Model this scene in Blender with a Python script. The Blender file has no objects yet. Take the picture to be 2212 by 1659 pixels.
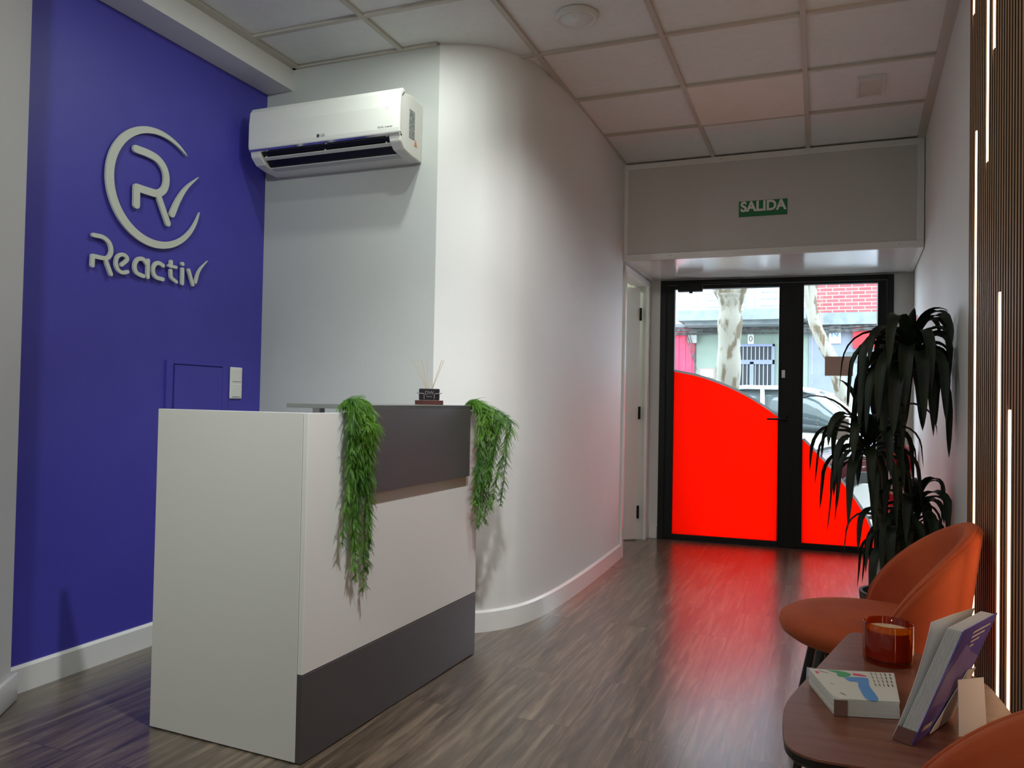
import bpy, bmesh, math, random
from mathutils import Vector, Matrix, noise
random.seed(7)
S = bpy.context.scene
C = S.collection
PI = math.pi
V = Vector

# ---------------------------------------------------------------- camera
cam_d = bpy.data.cameras.new('camera'); cam = bpy.data.objects.new('camera', cam_d); C.objects.link(cam)
cr, cu, cf = V((.93, .367, .019)), V((-.009, -.026, 1)), V((-.367, .93, .021))
cf.normalize(); cr = (cr - cf*cr.dot(cf)).normalized(); cu = cr.cross(cf)
cam.matrix_world = Matrix(((cr.x, cu.x, -cf.x, 0), (cr.y, cu.y, -cf.y, 0), (cr.z, cu.z, -cf.z, 1.08), (0, 0, 0, 1)))
cam_d.sensor_width = 36; cam_d.lens = 1680.5/2212*36; cam_d.clip_start = .02; cam_d.clip_end = 200
S.camera = cam
S.view_settings.view_transform = 'Standard'; S.view_settings.look = 'None'
S.view_settings.gamma = 1; S.view_settings.exposure = .60
S.view_settings.use_curve_mapping = False

# ---------------------------------------------------------------- sky
w = bpy.data.worlds.new('sky'); S.world = w; w.use_nodes = True
wn = w.node_tree; bgn = wn.nodes['Background']
bgn.inputs[0].default_value = (.80, .91, 1.0, 1); bgn.inputs[1].default_value = 6.2

# ---------------------------------------------------------------- lamps: ceiling lights (x, y, watts, colour)
WARM = (1.0, .96, .88); NEUT = (.93, 1.0, .94); COOL = (.96, .98, 1.0)
# x, y, watts, colour, aim point (spot) or None (plain downlight)
LAMPS = [(-1.60, 2.75, 3.2, NEUT, None), (-1.48, 2.50, 2.0, NEUT, None), (-.42, 2.30, 56, COOL, (-1.30, 3.55, 1.25)), (-.45, 1.50, 115, COOL, (-1.4, 2.55, .60)),  # both aimed spots are unseen, added to light the curved wall and desk front
         (-.98, .95, 2.5, NEUT, None), (-1.20, -.2, 62, NEUT, (-2.7, 2.4, 1.7)), (-.4, -1.4, 11, NEUT, None), (-1.57, -2.4, 5, NEUT, None)]  # unseen lamps added: fill downlights and a spot brightening the blue wall
PANELS = []
ZC = 2.74

# ---------------------------------------------------------------- mesh helpers
class MB:
    def __init__(s): s.bm = bmesh.new()
    def box(s, x0, y0, z0, x1, y1, z1, M=None):
        vs = [s.bm.verts.new((x, y, z)) for x in (x0, x1) for y in (y0, y1) for z in (z0, z1)]
        if M is not None:
            for v in vs: v.co = M @ v.co
        for f in ((0,1,3,2), (4,6,7,5), (0,4,5,1), (2,3,7,6), (0,2,6,4), (1,5,7,3)):
            s.bm.faces.new([vs[i] for i in f])
        return s
    def prism(s, pts, d, M=None):
        """pts: 3-D outline, d: extrusion vector"""
        d = V(d); a = [V(p) for p in pts]; b = [p + d for p in a]
        if M is not None: a = [M @ p for p in a]; b = [M @ p for p in b]
        a = [s.bm.verts.new(p) for p in a]; b = [s.bm.verts.new(p) for p in b]
        n = len(a)
        s.bm.faces.new(a[::-1]); s.bm.faces.new(b)
        for i in range(n): s.bm.faces.new((a[i], a[(i+1) % n], b[(i+1) % n], b[i]))
        return s
    def tube(s, pts, r, seg=10, cap=True, closed=False):
        pts = [V(p) for p in pts]; n = len(pts)
        rs = r if isinstance(r, (list, tuple)) else [r]*n
        rings = []; ref = None
        for i, p in enumerate(pts):
            if closed: t = (pts[(i+1) % n] - pts[i-1])
            else: t = pts[min(i+1, n-1)] - pts[max(i-1, 0)]
            t.normalize()
            if ref is None:
                ref = t.orthogonal().normalized()
            ref = (ref - t*ref.dot(t))
            ref = ref.normalized() if ref.length > 1e-6 else t.orthogonal().normalized()
            b = t.cross(ref)
            rings.append([s.bm.verts.new(p + (ref*math.cos(2*PI*k/seg) + b*math.sin(2*PI*k/seg))*rs[i]) for k in range(seg)])
        m = n if closed else n-1
        for i in range(m):
            A, B = rings[i], rings[(i+1) % n]
            for k in range(seg): s.bm.faces.new((A[k], A[(k+1) % seg], B[(k+1) % seg], B[k]))
        if cap and not closed:
            s.bm.faces.new(rings[0][::-1]); s.bm.faces.new(rings[-1])
        return s
    def lathe(s, prof, c=(0,0,0), seg=48, M=None):
        rings = []
        for r, z in prof:
            if r < 1e-6: rings.append([s.bm.verts.new((c[0], c[1], c[2]+z))])
            else: rings.append([s.bm.verts.new((c[0]+r*math.cos(2*PI*k/seg), c[1]+r*math.sin(2*PI*k/seg), c[2]+z)) for k in range(seg)])
        if M is not None:
            for R in rings:
                for v in R: v.co = M @ v.co
        for A, B in zip(rings, rings[1:]):
            for k in range(seg):
                k2 = (k+1) % seg
                if len(A) == 1 and len(B) == 1: continue
                if len(A) == 1: s.bm.faces.new((A[0], B[k2], B[k]))
                elif len(B) == 1: s.bm.faces.new((A[k], A[k2], B[0]))
                else: s.bm.faces.new((A[k], A[k2], B[k2], B[k]))
        return s
    def quad(s, a, b, c, d):
        s.bm.faces.new([s.bm.verts.new(p) for p in (a, b, c, d)]); return s
    def poly(s, pts):
        s.bm.faces.new([s.bm.verts.new(p) for p in pts]); return s
    def grid(s, rows, wrap=False):
        g = [[s.bm.verts.new(p) for p in row] for row in rows]
        for A, B in zip(g, g[1:]):
            n = len(A)
            for k in range(n if wrap else n-1): s.bm.faces.new((A[k], A[(k+1) % n], B[(k+1) % n], B[k]))
        return g
    def build(s, name, m, parent=None, off=None, smooth=False, bevel=0, seg=2, sub=0, solid=0, recalc=True):
        if recalc: bmesh.ops.recalc_face_normals(s.bm, faces=s.bm.faces)
        if off is not None:
            o_ = V(off)
            for v in s.bm.verts: v.co -= o_
        me = bpy.data.meshes.new(name); s.bm.to_mesh(me); s.bm.free()
        if smooth:
            for p in me.polygons: p.use_smooth = True
        o = bpy.data.objects.new(name, me); C.objects.link(o)
        me.materials.append(m)
        if parent is not None: o.parent = parent
        if solid:
            q = o.modifiers.new('solid', 'SOLIDIFY'); q.thickness = solid; q.offset = 0
        if sub:
            q = o.modifiers.new('sub', 'SUBSURF'); q.levels = sub; q.render_levels = sub
        if bevel:
            q = o.modifiers.new('bev', 'BEVEL'); q.width = bevel; q.segments = seg; q.limit_method = 'ANGLE'; q.angle_limit = .6
            q.harden_normals = False
        if smooth == 'auto':
            for p in me.polygons: p.use_smooth = True
            bm = bmesh.new(); bm.from_mesh(me)
            for e in bm.edges:
                if len(e.link_faces) == 2 and e.calc_face_angle(0) > .6: e.smooth = False
            bm.to_mesh(me); bm.free()
        return o

def thing(name, label, cat, loc=(0,0,0), rotz=0, group=None):
    o = bpy.data.objects.new(name, None); C.objects.link(o)
    o.empty_display_size = .05
    o.location = loc; o.rotation_euler = (0, 0, rotz); o['label'] = label; o['category'] = cat
    if group: o['group'] = group
    return o
def tag(o, label, cat, group=None):
    o['label'] = label; o['category'] = cat
    if group: o['group'] = group
    return o
def struct(o, label=None, cat=None):
    o['kind'] = 'structure'
    if label: o['label'] = label
    if cat: o['category'] = cat
    return o
def catmull(pts, n=8):
    P = [V(p) for p in pts]; out = []
    for i in range(len(P)-1):
        p0 = P[i-1] if i else P[0]*2-P[1]; p1, p2 = P[i], P[i+1]
        p3 = P[i+2] if i+2 < len(P) else P[-1]*2-P[-2]
        for k in range(n):
            t = k/n
            out.append(.5*((2*p1)+(p2-p0)*t+(2*p0-5*p1+4*p2-p3)*t*t+(3*p1-p0-3*p2+p3)*t**3))
    out.append(P[-1]); return out

# ---------------------------------------------------------------- materials
def mat(name, col, rough=.5, metal=0, **k):
    m = bpy.data.materials.new(name); m.use_nodes = True
    b = m.node_tree.nodes['Principled BSDF']
    b.inputs['Base Color'].default_value = (*col, 1); b.inputs['Roughness'].default_value = rough; b.inputs['Metallic'].default_value = metal
    for kk, vv in k.items():
        kk = kk.replace('_', ' ')
        b.inputs[kk].default_value = vv
    return m
def N(m, t): return m.node_tree.nodes.new(t)
def L(m, a, b): m.node_tree.links.new(a, b)
def bsdf(m): return m.node_tree.nodes['Principled BSDF']
def mottled(name, c1, c2, scale=20, rough=.6, bump=0, stretch=(1,1,1), detail=4, metal=0, lo=.35, hi=.65, bscale=None, **k):
    m = mat(name, c1, rough, metal, **k)
    tc = N(m, 'ShaderNodeTexCoord'); mp = N(m, 'ShaderNodeMapping'); nz = N(m, 'ShaderNodeTexNoise'); cr_ = N(m, 'ShaderNodeValToRGB')
    mp.inputs['Scale'].default_value = stretch
    nz.inputs['Scale'].default_value = scale; nz.inputs['Detail'].default_value = detail
    L(m, tc.outputs['Object'], mp.inputs[0]); L(m, mp.outputs[0], nz.inputs['Vector']); L(m, nz.outputs[0], cr_.inputs[0])
    cr_.color_ramp.elements[0].position = lo; cr_.color_ramp.elements[1].position = hi
    cr_.color_ramp.elements[0].color = (*c1, 1); cr_.color_ramp.elements[1].color = (*c2, 1)
    L(m, cr_.outputs[0], bsdf(m).inputs['Base Color'])
    if bump:
        bp = N(m, 'ShaderNodeBump'); bp.inputs['Strength'].default_value = bump; bp.inputs['Distance'].default_value = .002
        n2 = N(m, 'ShaderNodeTexNoise'); n2.inputs['Scale'].default_value = bscale or scale*4; L(m, mp.outputs[0], n2.inputs['Vector'])
        L(m, n2.outputs[0], bp.inputs['Height']); L(m, bp.outputs[0], bsdf(m).inputs['Normal'])
    return m
def emit(name, col, st):
    m = bpy.data.materials.new(name); m.use_nodes = True; nt = m.node_tree; nt.nodes.clear()
    e = nt.nodes.new('ShaderNodeEmission'); o = nt.nodes.new('ShaderNodeOutputMaterial')
    e.inputs[0].default_value = (*col, 1); e.inputs[1].default_value = st; nt.links.new(e.outputs[0], o.inputs[0]); return m

M = {}
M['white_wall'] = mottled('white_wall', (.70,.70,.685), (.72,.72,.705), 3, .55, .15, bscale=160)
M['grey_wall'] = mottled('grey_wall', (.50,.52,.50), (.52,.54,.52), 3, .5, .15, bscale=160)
M['blue_wall'] = mottled('blue_wall', (.058,.050,.385), (.064,.055,.405), 4, .5, .2, bscale=180)
M['white_gloss'] = mat('white_gloss', (.74,.74,.72), .22)
M['white_satin'] = mat('white_satin', (.70,.70,.67), .35)
M['soffit_gloss'] = mat('soffit_gloss', (.66,.66,.64), .16)
M['tile'] = mottled('tile', (.76,.77,.755), (.79,.80,.785), 30, .85, .3, bscale=400)
M['tile_warm'] = mottled('tile_warm', (.80,.73,.64), (.82,.76,.67), 8, .6)
M['tbar'] = mat('tbar', (.52,.49,.43), .5)
M['black_metal'] = mat('black_metal', (.006,.006,.0065), .45, Specular_IOR_Level=.25)
M['charcoal'] = mat('charcoal', (.075,.068,.070), .32)
M['desk_white'] = mat('desk_white', (.74,.73,.70), .3)
M['desk_side'] = mat('desk_side', (.66,.655,.62), .42)
M['letter'] = mat('letter', (.60,.63,.56), .4)
M['plastic'] = mat('plastic', (.78,.79,.74), .22)
M['plastic_grey'] = mat('plastic_grey', (.55,.55,.55), .3)
M['dark'] = mat('dark', (.004,.004,.005), .4)
M['chrome'] = mat('chrome', (.75,.76,.78), .08, 1)
M['silver'] = mat('silver', (.6,.6,.62), .25, 1)
M['sign_green'] = mat('sign_green', (.005,.16,.055), .3)
M['sign_white'] = mat('sign_white', (.75,.78,.72), .4)
M['sign_red'] = mat('sign_red', (.6,.02,.03), .4)
M['black_leg'] = mat('black_leg', (.012,.011,.011), .25)
M['velvet'] = mottled('velvet', (.36,.048,.008), (.46,.075,.012), 5, .75, .2, bscale=600, Sheen_Weight=.25, Sheen_Roughness=.4)
bsdf(M['velvet']).inputs['Sheen Tint'].default_value = (1,.5,.3,1)
M['edge_black'] = mat('edge_black', (.012,.012,.012), .35)
M['pot'] = mottled('pot', (.028,.028,.030), (.045,.045,.048), 12, .55, .2)
M['soil'] = mottled('soil', (.03,.018,.01), (.07,.045,.03), 60, .95, .8)
M['stem'] = mottled('stem', (.05,.045,.02), (.10,.085,.045), 30, .8, .4, stretch=(1,1,4))
M['wax'] = mat('wax', (.72,.62,.42), .45, Subsurface_Weight=.4); bsdf(M['wax']).inputs['Subsurface Radius'].default_value = (.02,.012,.006)
M['paper'] = mat('paper', (.78,.78,.79), .6)
M['paper_warm'] = mat('paper_warm', (.66,.66,.60), .5)
M['purple'] = mottled('purple', (.14,.11,.60), (.18,.14,.68), 30, .3)
M['purple_light'] = mottled('purple_light', (.24,.20,.62), (.32,.27,.70), 90, .35)
M['green_ink'] = mat('green_ink', (.04,.36,.12), .4)
M['blue_ink'] = mat('blue_ink', (.09,.30,.68), .4)
M['pink_ink'] = mat('pink_ink', (.78,.05,.17), .4)
M['dark_ink'] = mat('dark_ink', (.08,.08,.09), .5)
M['reed'] = mat('reed', (.50,.38,.25), .7)
M['dark_wood'] = mottled('dark_wood', (.045,.010,.008), (.075,.018,.013), 20, .35, stretch=(1,6,6))
M['black_glass'] = mat('black_glass', (.015,.010,.014), .08)
M['strip'] = emit('strip', (1.0, .60, .34), 5.5)
M['lens'] = emit('lens', (.95, 1.0, .95), 12)
M['panel_glow'] = emit('panel_glow', (1,.985,.95), 2)

def floor_mat():
    m = mat('laminate', (.1,.08,.06), .3)
    tc = N(m, 'ShaderNodeTexCoord'); mp = N(m, 'ShaderNodeMapping'); mp.inputs['Rotation'].default_value = (0,0,PI/2)
    L(m, tc.outputs['Object'], mp.inputs[0])
    br = N(m, 'ShaderNodeTexBrick'); br.inputs['Scale'].default_value = 1
    br.inputs['Brick Width'].default_value = 1.25; br.inputs['Row Height'].default_value = .19
    br.inputs['Mortar Size'].default_value = .0012; br.inputs['Mortar Smooth'].default_value = .3
    br.inputs['Color1'].default_value = (0,0,0,1); br.inputs['Color2'].default_value = (1,1,1,1); br.inputs['Mortar'].default_value = (.3,.3,.3,1)
    br.offset = .37
    L(m, mp.outputs[0], br.inputs['Vector'])
    # grain: noise stretched along Y
    g = N(m, 'ShaderNodeMapping'); g.inputs['Scale'].default_value = (22, 1.5, 1)
    addv = N(m, 'ShaderNodeVectorMath'); addv.operation = 'ADD'
    sc = N(m, 'ShaderNodeVectorMath'); sc.operation = 'SCALE'; sc.inputs['Scale'].default_value = 7.3
    L(m, br.outputs['Color'], sc.inputs[0]); L(m, tc.outputs['Object'], addv.inputs[0]); L(m, sc.outputs[0], addv.inputs[1])
    L(m, addv.outputs[0], g.inputs[0])
    n1 = N(m, 'ShaderNodeTexNoise'); n1.inputs['Scale'].default_value = 1.6; n1.inputs['Detail'].default_value = 8; n1.inputs['Roughness'].default_value = .65; n1.inputs['Distortion'].default_value = .6
    L(m, g.outputs[0], n1.inputs['Vector'])
    r = N(m, 'ShaderNodeValToRGB'); e = r.color_ramp.elements
    e[0].position = .30; e[0].color = (.036,.024,.014,1); e[1].position = .72; e[1].color = (.27,.205,.14,1)
    x = e.new(.5); x.color = (.115,.083,.054,1)
    L(m, n1.outputs[0], r.inputs[0])
    mx = N(m, 'ShaderNodeMix'); mx.data_type = 'RGBA'; mx.blend_type = 'MULTIPLY'; mx.inputs['Factor'].default_value = 1
    rr = N(m, 'ShaderNodeValToRGB'); rr.color_ramp.elements[0].color = (.78,.77,.76,1); rr.color_ramp.elements[1].color = (1.12,1.12,1.12,1)
    L(m, br.outputs['Color'], rr.inputs[0]); L(m, r.outputs[0], mx.inputs['A']); L(m, rr.outputs[0], mx.inputs['B'])
    mo = N(m, 'ShaderNodeMix'); mo.data_type = 'RGBA'; mo.inputs['B'].default_value = (.03,.022,.016,1)
    L(m, br.outputs['Fac'], mo.inputs['Factor']); L(m, mx.outputs['Result'], mo.inputs['A'])
    L(m, mo.outputs['Result'], bsdf(m).inputs['Base Color'])
    r2 = N(m, 'ShaderNodeMapRange'); r2.inputs['To Min'].default_value = .26; r2.inputs['To Max'].default_value = .38; bsdf(m).inputs['IOR'].default_value = 1.65; bsdf(m).inputs['Coat Weight'].default_value = .7; bsdf(m).inputs['Coat Roughness'].default_value = .22; bsdf(m).inputs['Coat IOR'].default_value = 1.55
    L(m, n1.outputs[0], r2.inputs[0]); L(m, r2.outputs[0], bsdf(m).inputs['Roughness'])
    n3 = N(m, 'ShaderNodeTexNoise'); n3.inputs['Scale'].default_value = 9; n3.inputs['Detail'].default_value = 5; L(m, g.outputs[0], n3.inputs['Vector'])
    bp = N(m, 'ShaderNodeBump'); bp.inputs['Strength'].default_value = .06; bp.inputs['Distance'].default_value = .001
    L(m, n3.outputs[0], bp.inputs['Height']); L(m, bp.outputs[0], bsdf(m).inputs['Normal'])
    return m
M['floor'] = floor_mat()
def wood(name, dark, light, stretch, rough, scale=3.0):
    m = mat(name, light, rough)
    tc = N(m, 'ShaderNodeTexCoord'); g = N(m, 'ShaderNodeMapping'); g.inputs['Scale'].default_value = stretch
    n1 = N(m, 'ShaderNodeTexNoise'); n1.inputs['Scale'].default_value = scale; n1.inputs['Detail'].default_value = 8; n1.inputs['Distortion'].default_value = .5
    r = N(m, 'ShaderNodeValToRGB'); e = r.color_ramp.elements; e[0].position = .3; e[0].color = (*dark,1); e[1].position = .7; e[1].color = (*light,1)
    L(m, tc.outputs['Object'], g.inputs[0]); L(m, g.outputs[0], n1.inputs['Vector']); L(m, n1.outputs[0], r.inputs[0]); L(m, r.outputs[0], bsdf(m).inputs['Base Color'])
    return m
M['walnut'] = wood('walnut', (.17,.060,.038), (.26,.105,.070), (2, 22, 2), .33, 2)
M['oak'] = wood('oak', (.30,.17,.08), (.46,.28,.15), (20,20,1.2), .5, 4)
M['slat_core'] = mottled('slat_core', (.030,.016,.008), (.05,.028,.014), 8, .7, stretch=(4,4,.6))
M['felt'] = mat('felt', (.018,.010,.006), .95)
def leaf_mat(name, c1, c2, tr=.25, rough=.4):
    m = mottled(name, c1, c2, 9, rough)
    b = bsdf(m); t = N(m, 'ShaderNodeBsdfTranslucent'); mx = N(m, 'ShaderNodeMixShader'); mx.inputs[0].default_value = tr
    src = b.inputs['Base Color'].links[0].from_socket
    L(m, src, t.inputs[0]); out = m.node_tree.nodes['Material Output']
    L(m, b.outputs[0], mx.inputs[1]); L(m, t.outputs[0], mx.inputs[2]); L(m, mx.outputs[0], out.inputs[0])
    return m
M['leaf_dark'] = leaf_mat('leaf_dark', (.003,.009,.003), (.010,.024,.006), .12, .55)
M['fern'] = leaf_mat('fern', (.045,.16,.012), (.15,.33,.03), .3, .5)
M['fern_stem'] = mat('fern_stem', (.05,.13,.03), .6)
def glass_mat(name, col=(1,1,1), tint_rough=0.0):
    # thin pane: mostly see-through with a little mirror reflection
    m = bpy.data.materials.new(name); m.use_nodes = True; nt = m.node_tree; nt.nodes.clear()
    o = nt.nodes.new('ShaderNodeOutputMaterial'); t = nt.nodes.new('ShaderNodeBsdfTransparent'); g = nt.nodes.new('ShaderNodeBsdfGlossy')
    mx = nt.nodes.new('ShaderNodeMixShader'); lw = nt.nodes.new('ShaderNodeLayerWeight'); lw.inputs[0].default_value = .5; pw = nt.nodes.new('ShaderNodeMath'); pw.operation = 'POWER'; pw.inputs[1].default_value = 4.5
    fr = nt.nodes.new('ShaderNodeMath'); fr.operation = 'MULTIPLY_ADD'; fr.inputs[1].default_value = .75; fr.inputs[2].default_value = .04
    nt.links.new(lw.outputs['Facing'], pw.inputs[0]); nt.links.new(pw.outputs[0], fr.inputs[0])
    t.inputs[0].default_value = (*col, 1); g.inputs['Roughness'].default_value = tint_rough
    nt.links.new(fr.outputs[0], mx.inputs[0]); nt.links.new(t.outputs[0], mx.inputs[1]); nt.links.new(g.outputs[0], mx.inputs[2]); nt.links.new(mx.outputs[0], o.inputs[0])
    return m
M['pane'] = glass_mat('pane', (.93,.97,.98))
M['amber'] = glass_mat('amber', (.78,.36,.04), .02)
def film_mat(name, col, tr=.75):
    m = bpy.data.materials.new(name); m.use_nodes = True; nt = m.node_tree
    b = nt.nodes['Principled BSDF']; b.inputs['Base Color'].default_value = (*col,1); b.inputs['Roughness'].default_value = .4
    t = nt.nodes.new('ShaderNodeBsdfTranslucent'); t.inputs[0].default_value = (*col,1); mx = nt.nodes.new('ShaderNodeMixShader'); mx.inputs[0].default_value = tr
    nt.links.new(b.outputs[0], mx.inputs[1]); nt.links.new(t.outputs[0], mx.inputs[2]); nt.links.new(mx.outputs[0], nt.nodes['Material Output'].inputs[0])
    return m
M['red_film'] = film_mat('red_film', (.86,.050,.0), .9)
M['frost_film'] = film_mat('frost_film', (.5,.5,.5), .5)

# ---------------------------------------------------------------- text
def text(name, body, size, m, parent, origin, right, up, extrude=.0006, offset=0, align='CENTER', label=None, sx=1):
    c = bpy.data.curves.new(name, 'FONT'); c.body = body; c.size = size; c.extrude = extrude; c.offset = offset
    c.align_x = align; c.align_y = 'CENTER'
    o = bpy.data.objects.new(name, c); C.objects.link(o)
    dg = bpy.context.evaluated_depsgraph_get(); dg.update()
    me = bpy.data.meshes.new_from_object(o.evaluated_get(dg)); me.name = name
    bpy.data.objects.remove(o); 
    o = bpy.data.objects.new(name, me); C.objects.link(o)
    me.materials.clear(); me.materials.append(m)
    r = V(right).normalized(); u = V(up).normalized(); n = r.cross(u)
    Mx = Matrix(((r.x*sx, u.x, n.x, origin[0]), (r.y*sx, u.y, n.y, origin[1]), (r.z*sx, u.z, n.z, origin[2]), (0,0,0,1)))
    me.transform(Mx)
    if parent is not None: o.parent = parent
    if label: o['label'] = label
    return o

# ================================================================ SETTING
XB, YB = -2.66, 3.23            # blue wall plane, air conditioner wall plane
def xr(y): return .369 + .042*y # right wall line (runs slightly outwards)

struct(MB().box(-4, -4, -.1, 1.2, 6.42, 0).build('floor', M['floor']))
struct(MB().box(-4, -4, ZC+.012, 1.2, 6.42, ZC+.15).build('ceiling', M['tile']))
# ceiling grid
g = MB()
GX = [-.08-.597*k for k in range(0, 5)]; GY = [4.70-.607*k for k in range(0, 14)]
for x in GX: g.box(x-.012, -3.5, ZC-.002, x+.012, 5.32, ZC+.012)
for y in GY: g.box(-2.5, y-.012, ZC-.001, xr(y), y+.012, ZC+.012)
g.prism([(xr(-3.5)-.045, -3.5, ZC-.004), (xr(5.32)-.045, 5.32, ZC-.004), (xr(5.32), 5.32, ZC-.004), (xr(-3.5), -3.5, ZC-.004)], (0,0,.016))
g.box(-2.5, -3.5, ZC-.003, -2.48, YB, ZC+.012); g.box(-2.5, YB-.02, ZC-.003, -1.68, YB, ZC+.012)
struct(g.build('trim_1', M['tbar']))
struct(MB().box(XB, -3.5, 2.63, -2.5, YB, ZC+.012).build('trim_2', M['white_wall']))   # boxed beam above the blue wall
struct(MB().box(XB-.12, 1.9, 0, XB, YB+.1, ZC).build('wall_left', M['blue_wall']))
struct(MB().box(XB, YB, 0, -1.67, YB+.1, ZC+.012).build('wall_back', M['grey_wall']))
curve = [(-1.67,3.23), (-1.60,3.262), (-1.535,3.295), (-1.462,3.345), (-1.399,3.42), (-1.341,3.53), (-1.303,3.69), (-1.280,3.92), (-1.268,4.24), (-1.267,4.65), (-1.278,5.31)]
cc = catmull([(x, y, 0) for x, y in curve], 6)
def offs(pts, d):
    out = []
    for i, p in enumerate(pts):
        t = (pts[min(i+1, len(pts)-1)] - pts[max(i-1, 0)]).normalized()
        out.append(p + V((t.y, -t.x, 0))*d)
    return out
inn = offs(cc, -.1)
def ribbon(a, b, z0, z1, name, m, chamfer=0):
    mb = MB(); rows = []
    for p, q in zip(a, b):
        row = [(p.x,p.y,z0), (p.x,p.y,z1-chamfer)]
        if chamfer:
            pq = p.lerp(q, .7); row.append((pq.x, pq.y, z1))
        else: row.append((p.x,p.y,z1))
        row += [(q.x,q.y,z1), (q.x,q.y,z0)]
        if not chamfer: row.pop(2)
        rows.append(row)
    gg = mb.grid(rows, wrap=True)
    mb.bm.faces.new(gg[0]); mb.bm.faces.new(gg[-1][::-1])
    return mb.build(name, m, smooth='auto')
struct(ribbon(cc, inn, 0, ZC+.012, 'wall_curved', M['white_wall']))
struct(ribbon(offs(cc, .016)[2:], cc[2:], 0, .098, 'baseboard_curved', M['white_gloss'], .008))
# white wall stub at the far left, running diagonally towards the camera
A = V((-2.60, 1.90, 0)); B = V((-2.25, 1.40, 0))
struct(MB().prism([A, B, (-2.25,-3.6,0), (-3.2,-3.6,0), (-3.2,1.90,0)], (0,0,ZC)).build('wall_stub', M['white_wall']))
d = (B-A).normalized(); nrm = V((-d.y*-1, d.x*-1, 0)); nrm = V((-d.y, d.x, 0))
if nrm.x < 0: nrm = -nrm
bb = [A + nrm*.0 , B, B + nrm*.018, A + nrm*.018 - d*.02, A - d*.03 + nrm*.0]
struct(MB().prism(bb, (0,0,.098)).build('baseboard_stub', M['white_gloss'], bevel=.006, smooth=True))
struct(MB().prism([(XB,1.92,0), (XB+.014,1.92,0), (XB+.014,1.92,.088), (XB+.006,1.92,.098), (XB,1.92,.098)], (0,YB-1.92,0)).build('baseboard_left', M['white_gloss']))
struct(MB().prism([(XB+.014,YB,0), (XB+.014,YB-.014,0), (XB+.014,YB-.014,.088), (XB+.014,YB-.006,.098), (XB+.014,YB,.098)], (.98,0,0)).build('baseboard_back', M['white_gloss']))
struct(MB().prism([(xr(-3.6),-3.6,0), (xr(6.4),6.4,0), (xr(6.4)+.12,6.4,0), (xr(-3.6)+.12,-3.6,0)], (0,0,ZC+.012)).build('wall_right', M['white_wall']))
struct(MB().prism([(xr(2.96)-.014,2.96,0), (xr(6.25)-.014,6.25,0), (xr(6.25),6.25,0), (xr(2.96),2.96,0)], (0,0,.098)).build('baseboard_right', M['white_gloss']))
struct(MB().box(-2.4, -3.6, 0, .6, -3.5, ZC+.012).build('wall_rear', M['white_wall']))

# fascia box above the entrance
YF = 5.32
f = MB().box(-1.278, YF, 2.075, xr(YF)-.004, 6.3, ZC)
struct(f.build('wall_fascia', mat('fascia_panel', (.56,.555,.53), .45)))
struct(MB().box(-1.27, YF+.03, 2.068, xr(YF)-.01, 6.27, 2.075).build('trim_3', M['soffit_gloss'], bevel=.002))
t = MB()
x0, x1 = -1.279, xr(YF)-.004
for a in ((x0, 2.064, x1, 2.108), (x0, 2.70, x1, ZC-.001), (x0, 2.108, x0+.03, 2.70), (x1-.04, 2.108, x1, 2.70)):
    t.box(a[0], YF-.008, a[1], a[2], YF, a[3])
t.box(x0, YF, 2.062, x0+.03, 6.26, 2.068); t.prism([(x1-.03, YF, 2.062), (x1, YF, 2.062), (xr(6.26)-.004, 6.26, 2.062), (xr(6.26)-.05, 6.26, 2.062)], (0,0,.006))
struct(t.build('trim_4', M['white_gloss'], bevel=.002))
s = MB()
for x, z in ((-1.0,2.72), (-.62,2.72), (-.1,2.72), (.42,2.72), (-.95,2.088), (.45,2.088), (-.25,2.088)):
    s.lathe([(0,.003), (.0035,.002), (.0035,0)], seg=10, M=Matrix.Translation((x, YF-.008, z)) @ Matrix.Rotation(PI/2, 4, 'X'))
struct(s.build('trim_5', M['silver']))

# entrance wall around the door (frame slightly turned)
DR = -math.atan(-.055) ; DM = Matrix.Translation((0,6.31,0)) @ Matrix.Rotation(math.atan(.055), 4, 'Z')
wf = MB()
wf.box(-1.42, .0, 0, -1.195, .12, 2.6, DM); wf.box(.506, .0, 0, .66, .12, 2.6, DM); wf.box(-1.195, .0, 2.062, .506, .12, 2.6, DM)
struct(wf.build('wall_front', M['white_satin']))
struct(MB().box(-1.262, -.014, 0, -1.196, 0, .098, DM).build('baseboard_front', M['white_gloss'], bevel=.004))

# left wall piece beyond the side doorway, side doorway casing, side room
struct(MB().box(-1.38, 6.13, 0, -1.278, 6.26, 2.6).box(-1.38, 5.33, 2.0, -1.282, 6.13, 2.6).build('wall_side', M['white_satin']))
dr = MB()
dr.box(-1.285, 6.12, 0, -1.262, 6.185, 2.045).box(-1.285, 5.335, 2.0, -1.262, 6.12, 2.045).box(-1.285, 5.325, 0, -1.262, 5.375, 2.0)
d2 = struct(dr.build('door_2', M['white_gloss'], bevel=.003))
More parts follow.
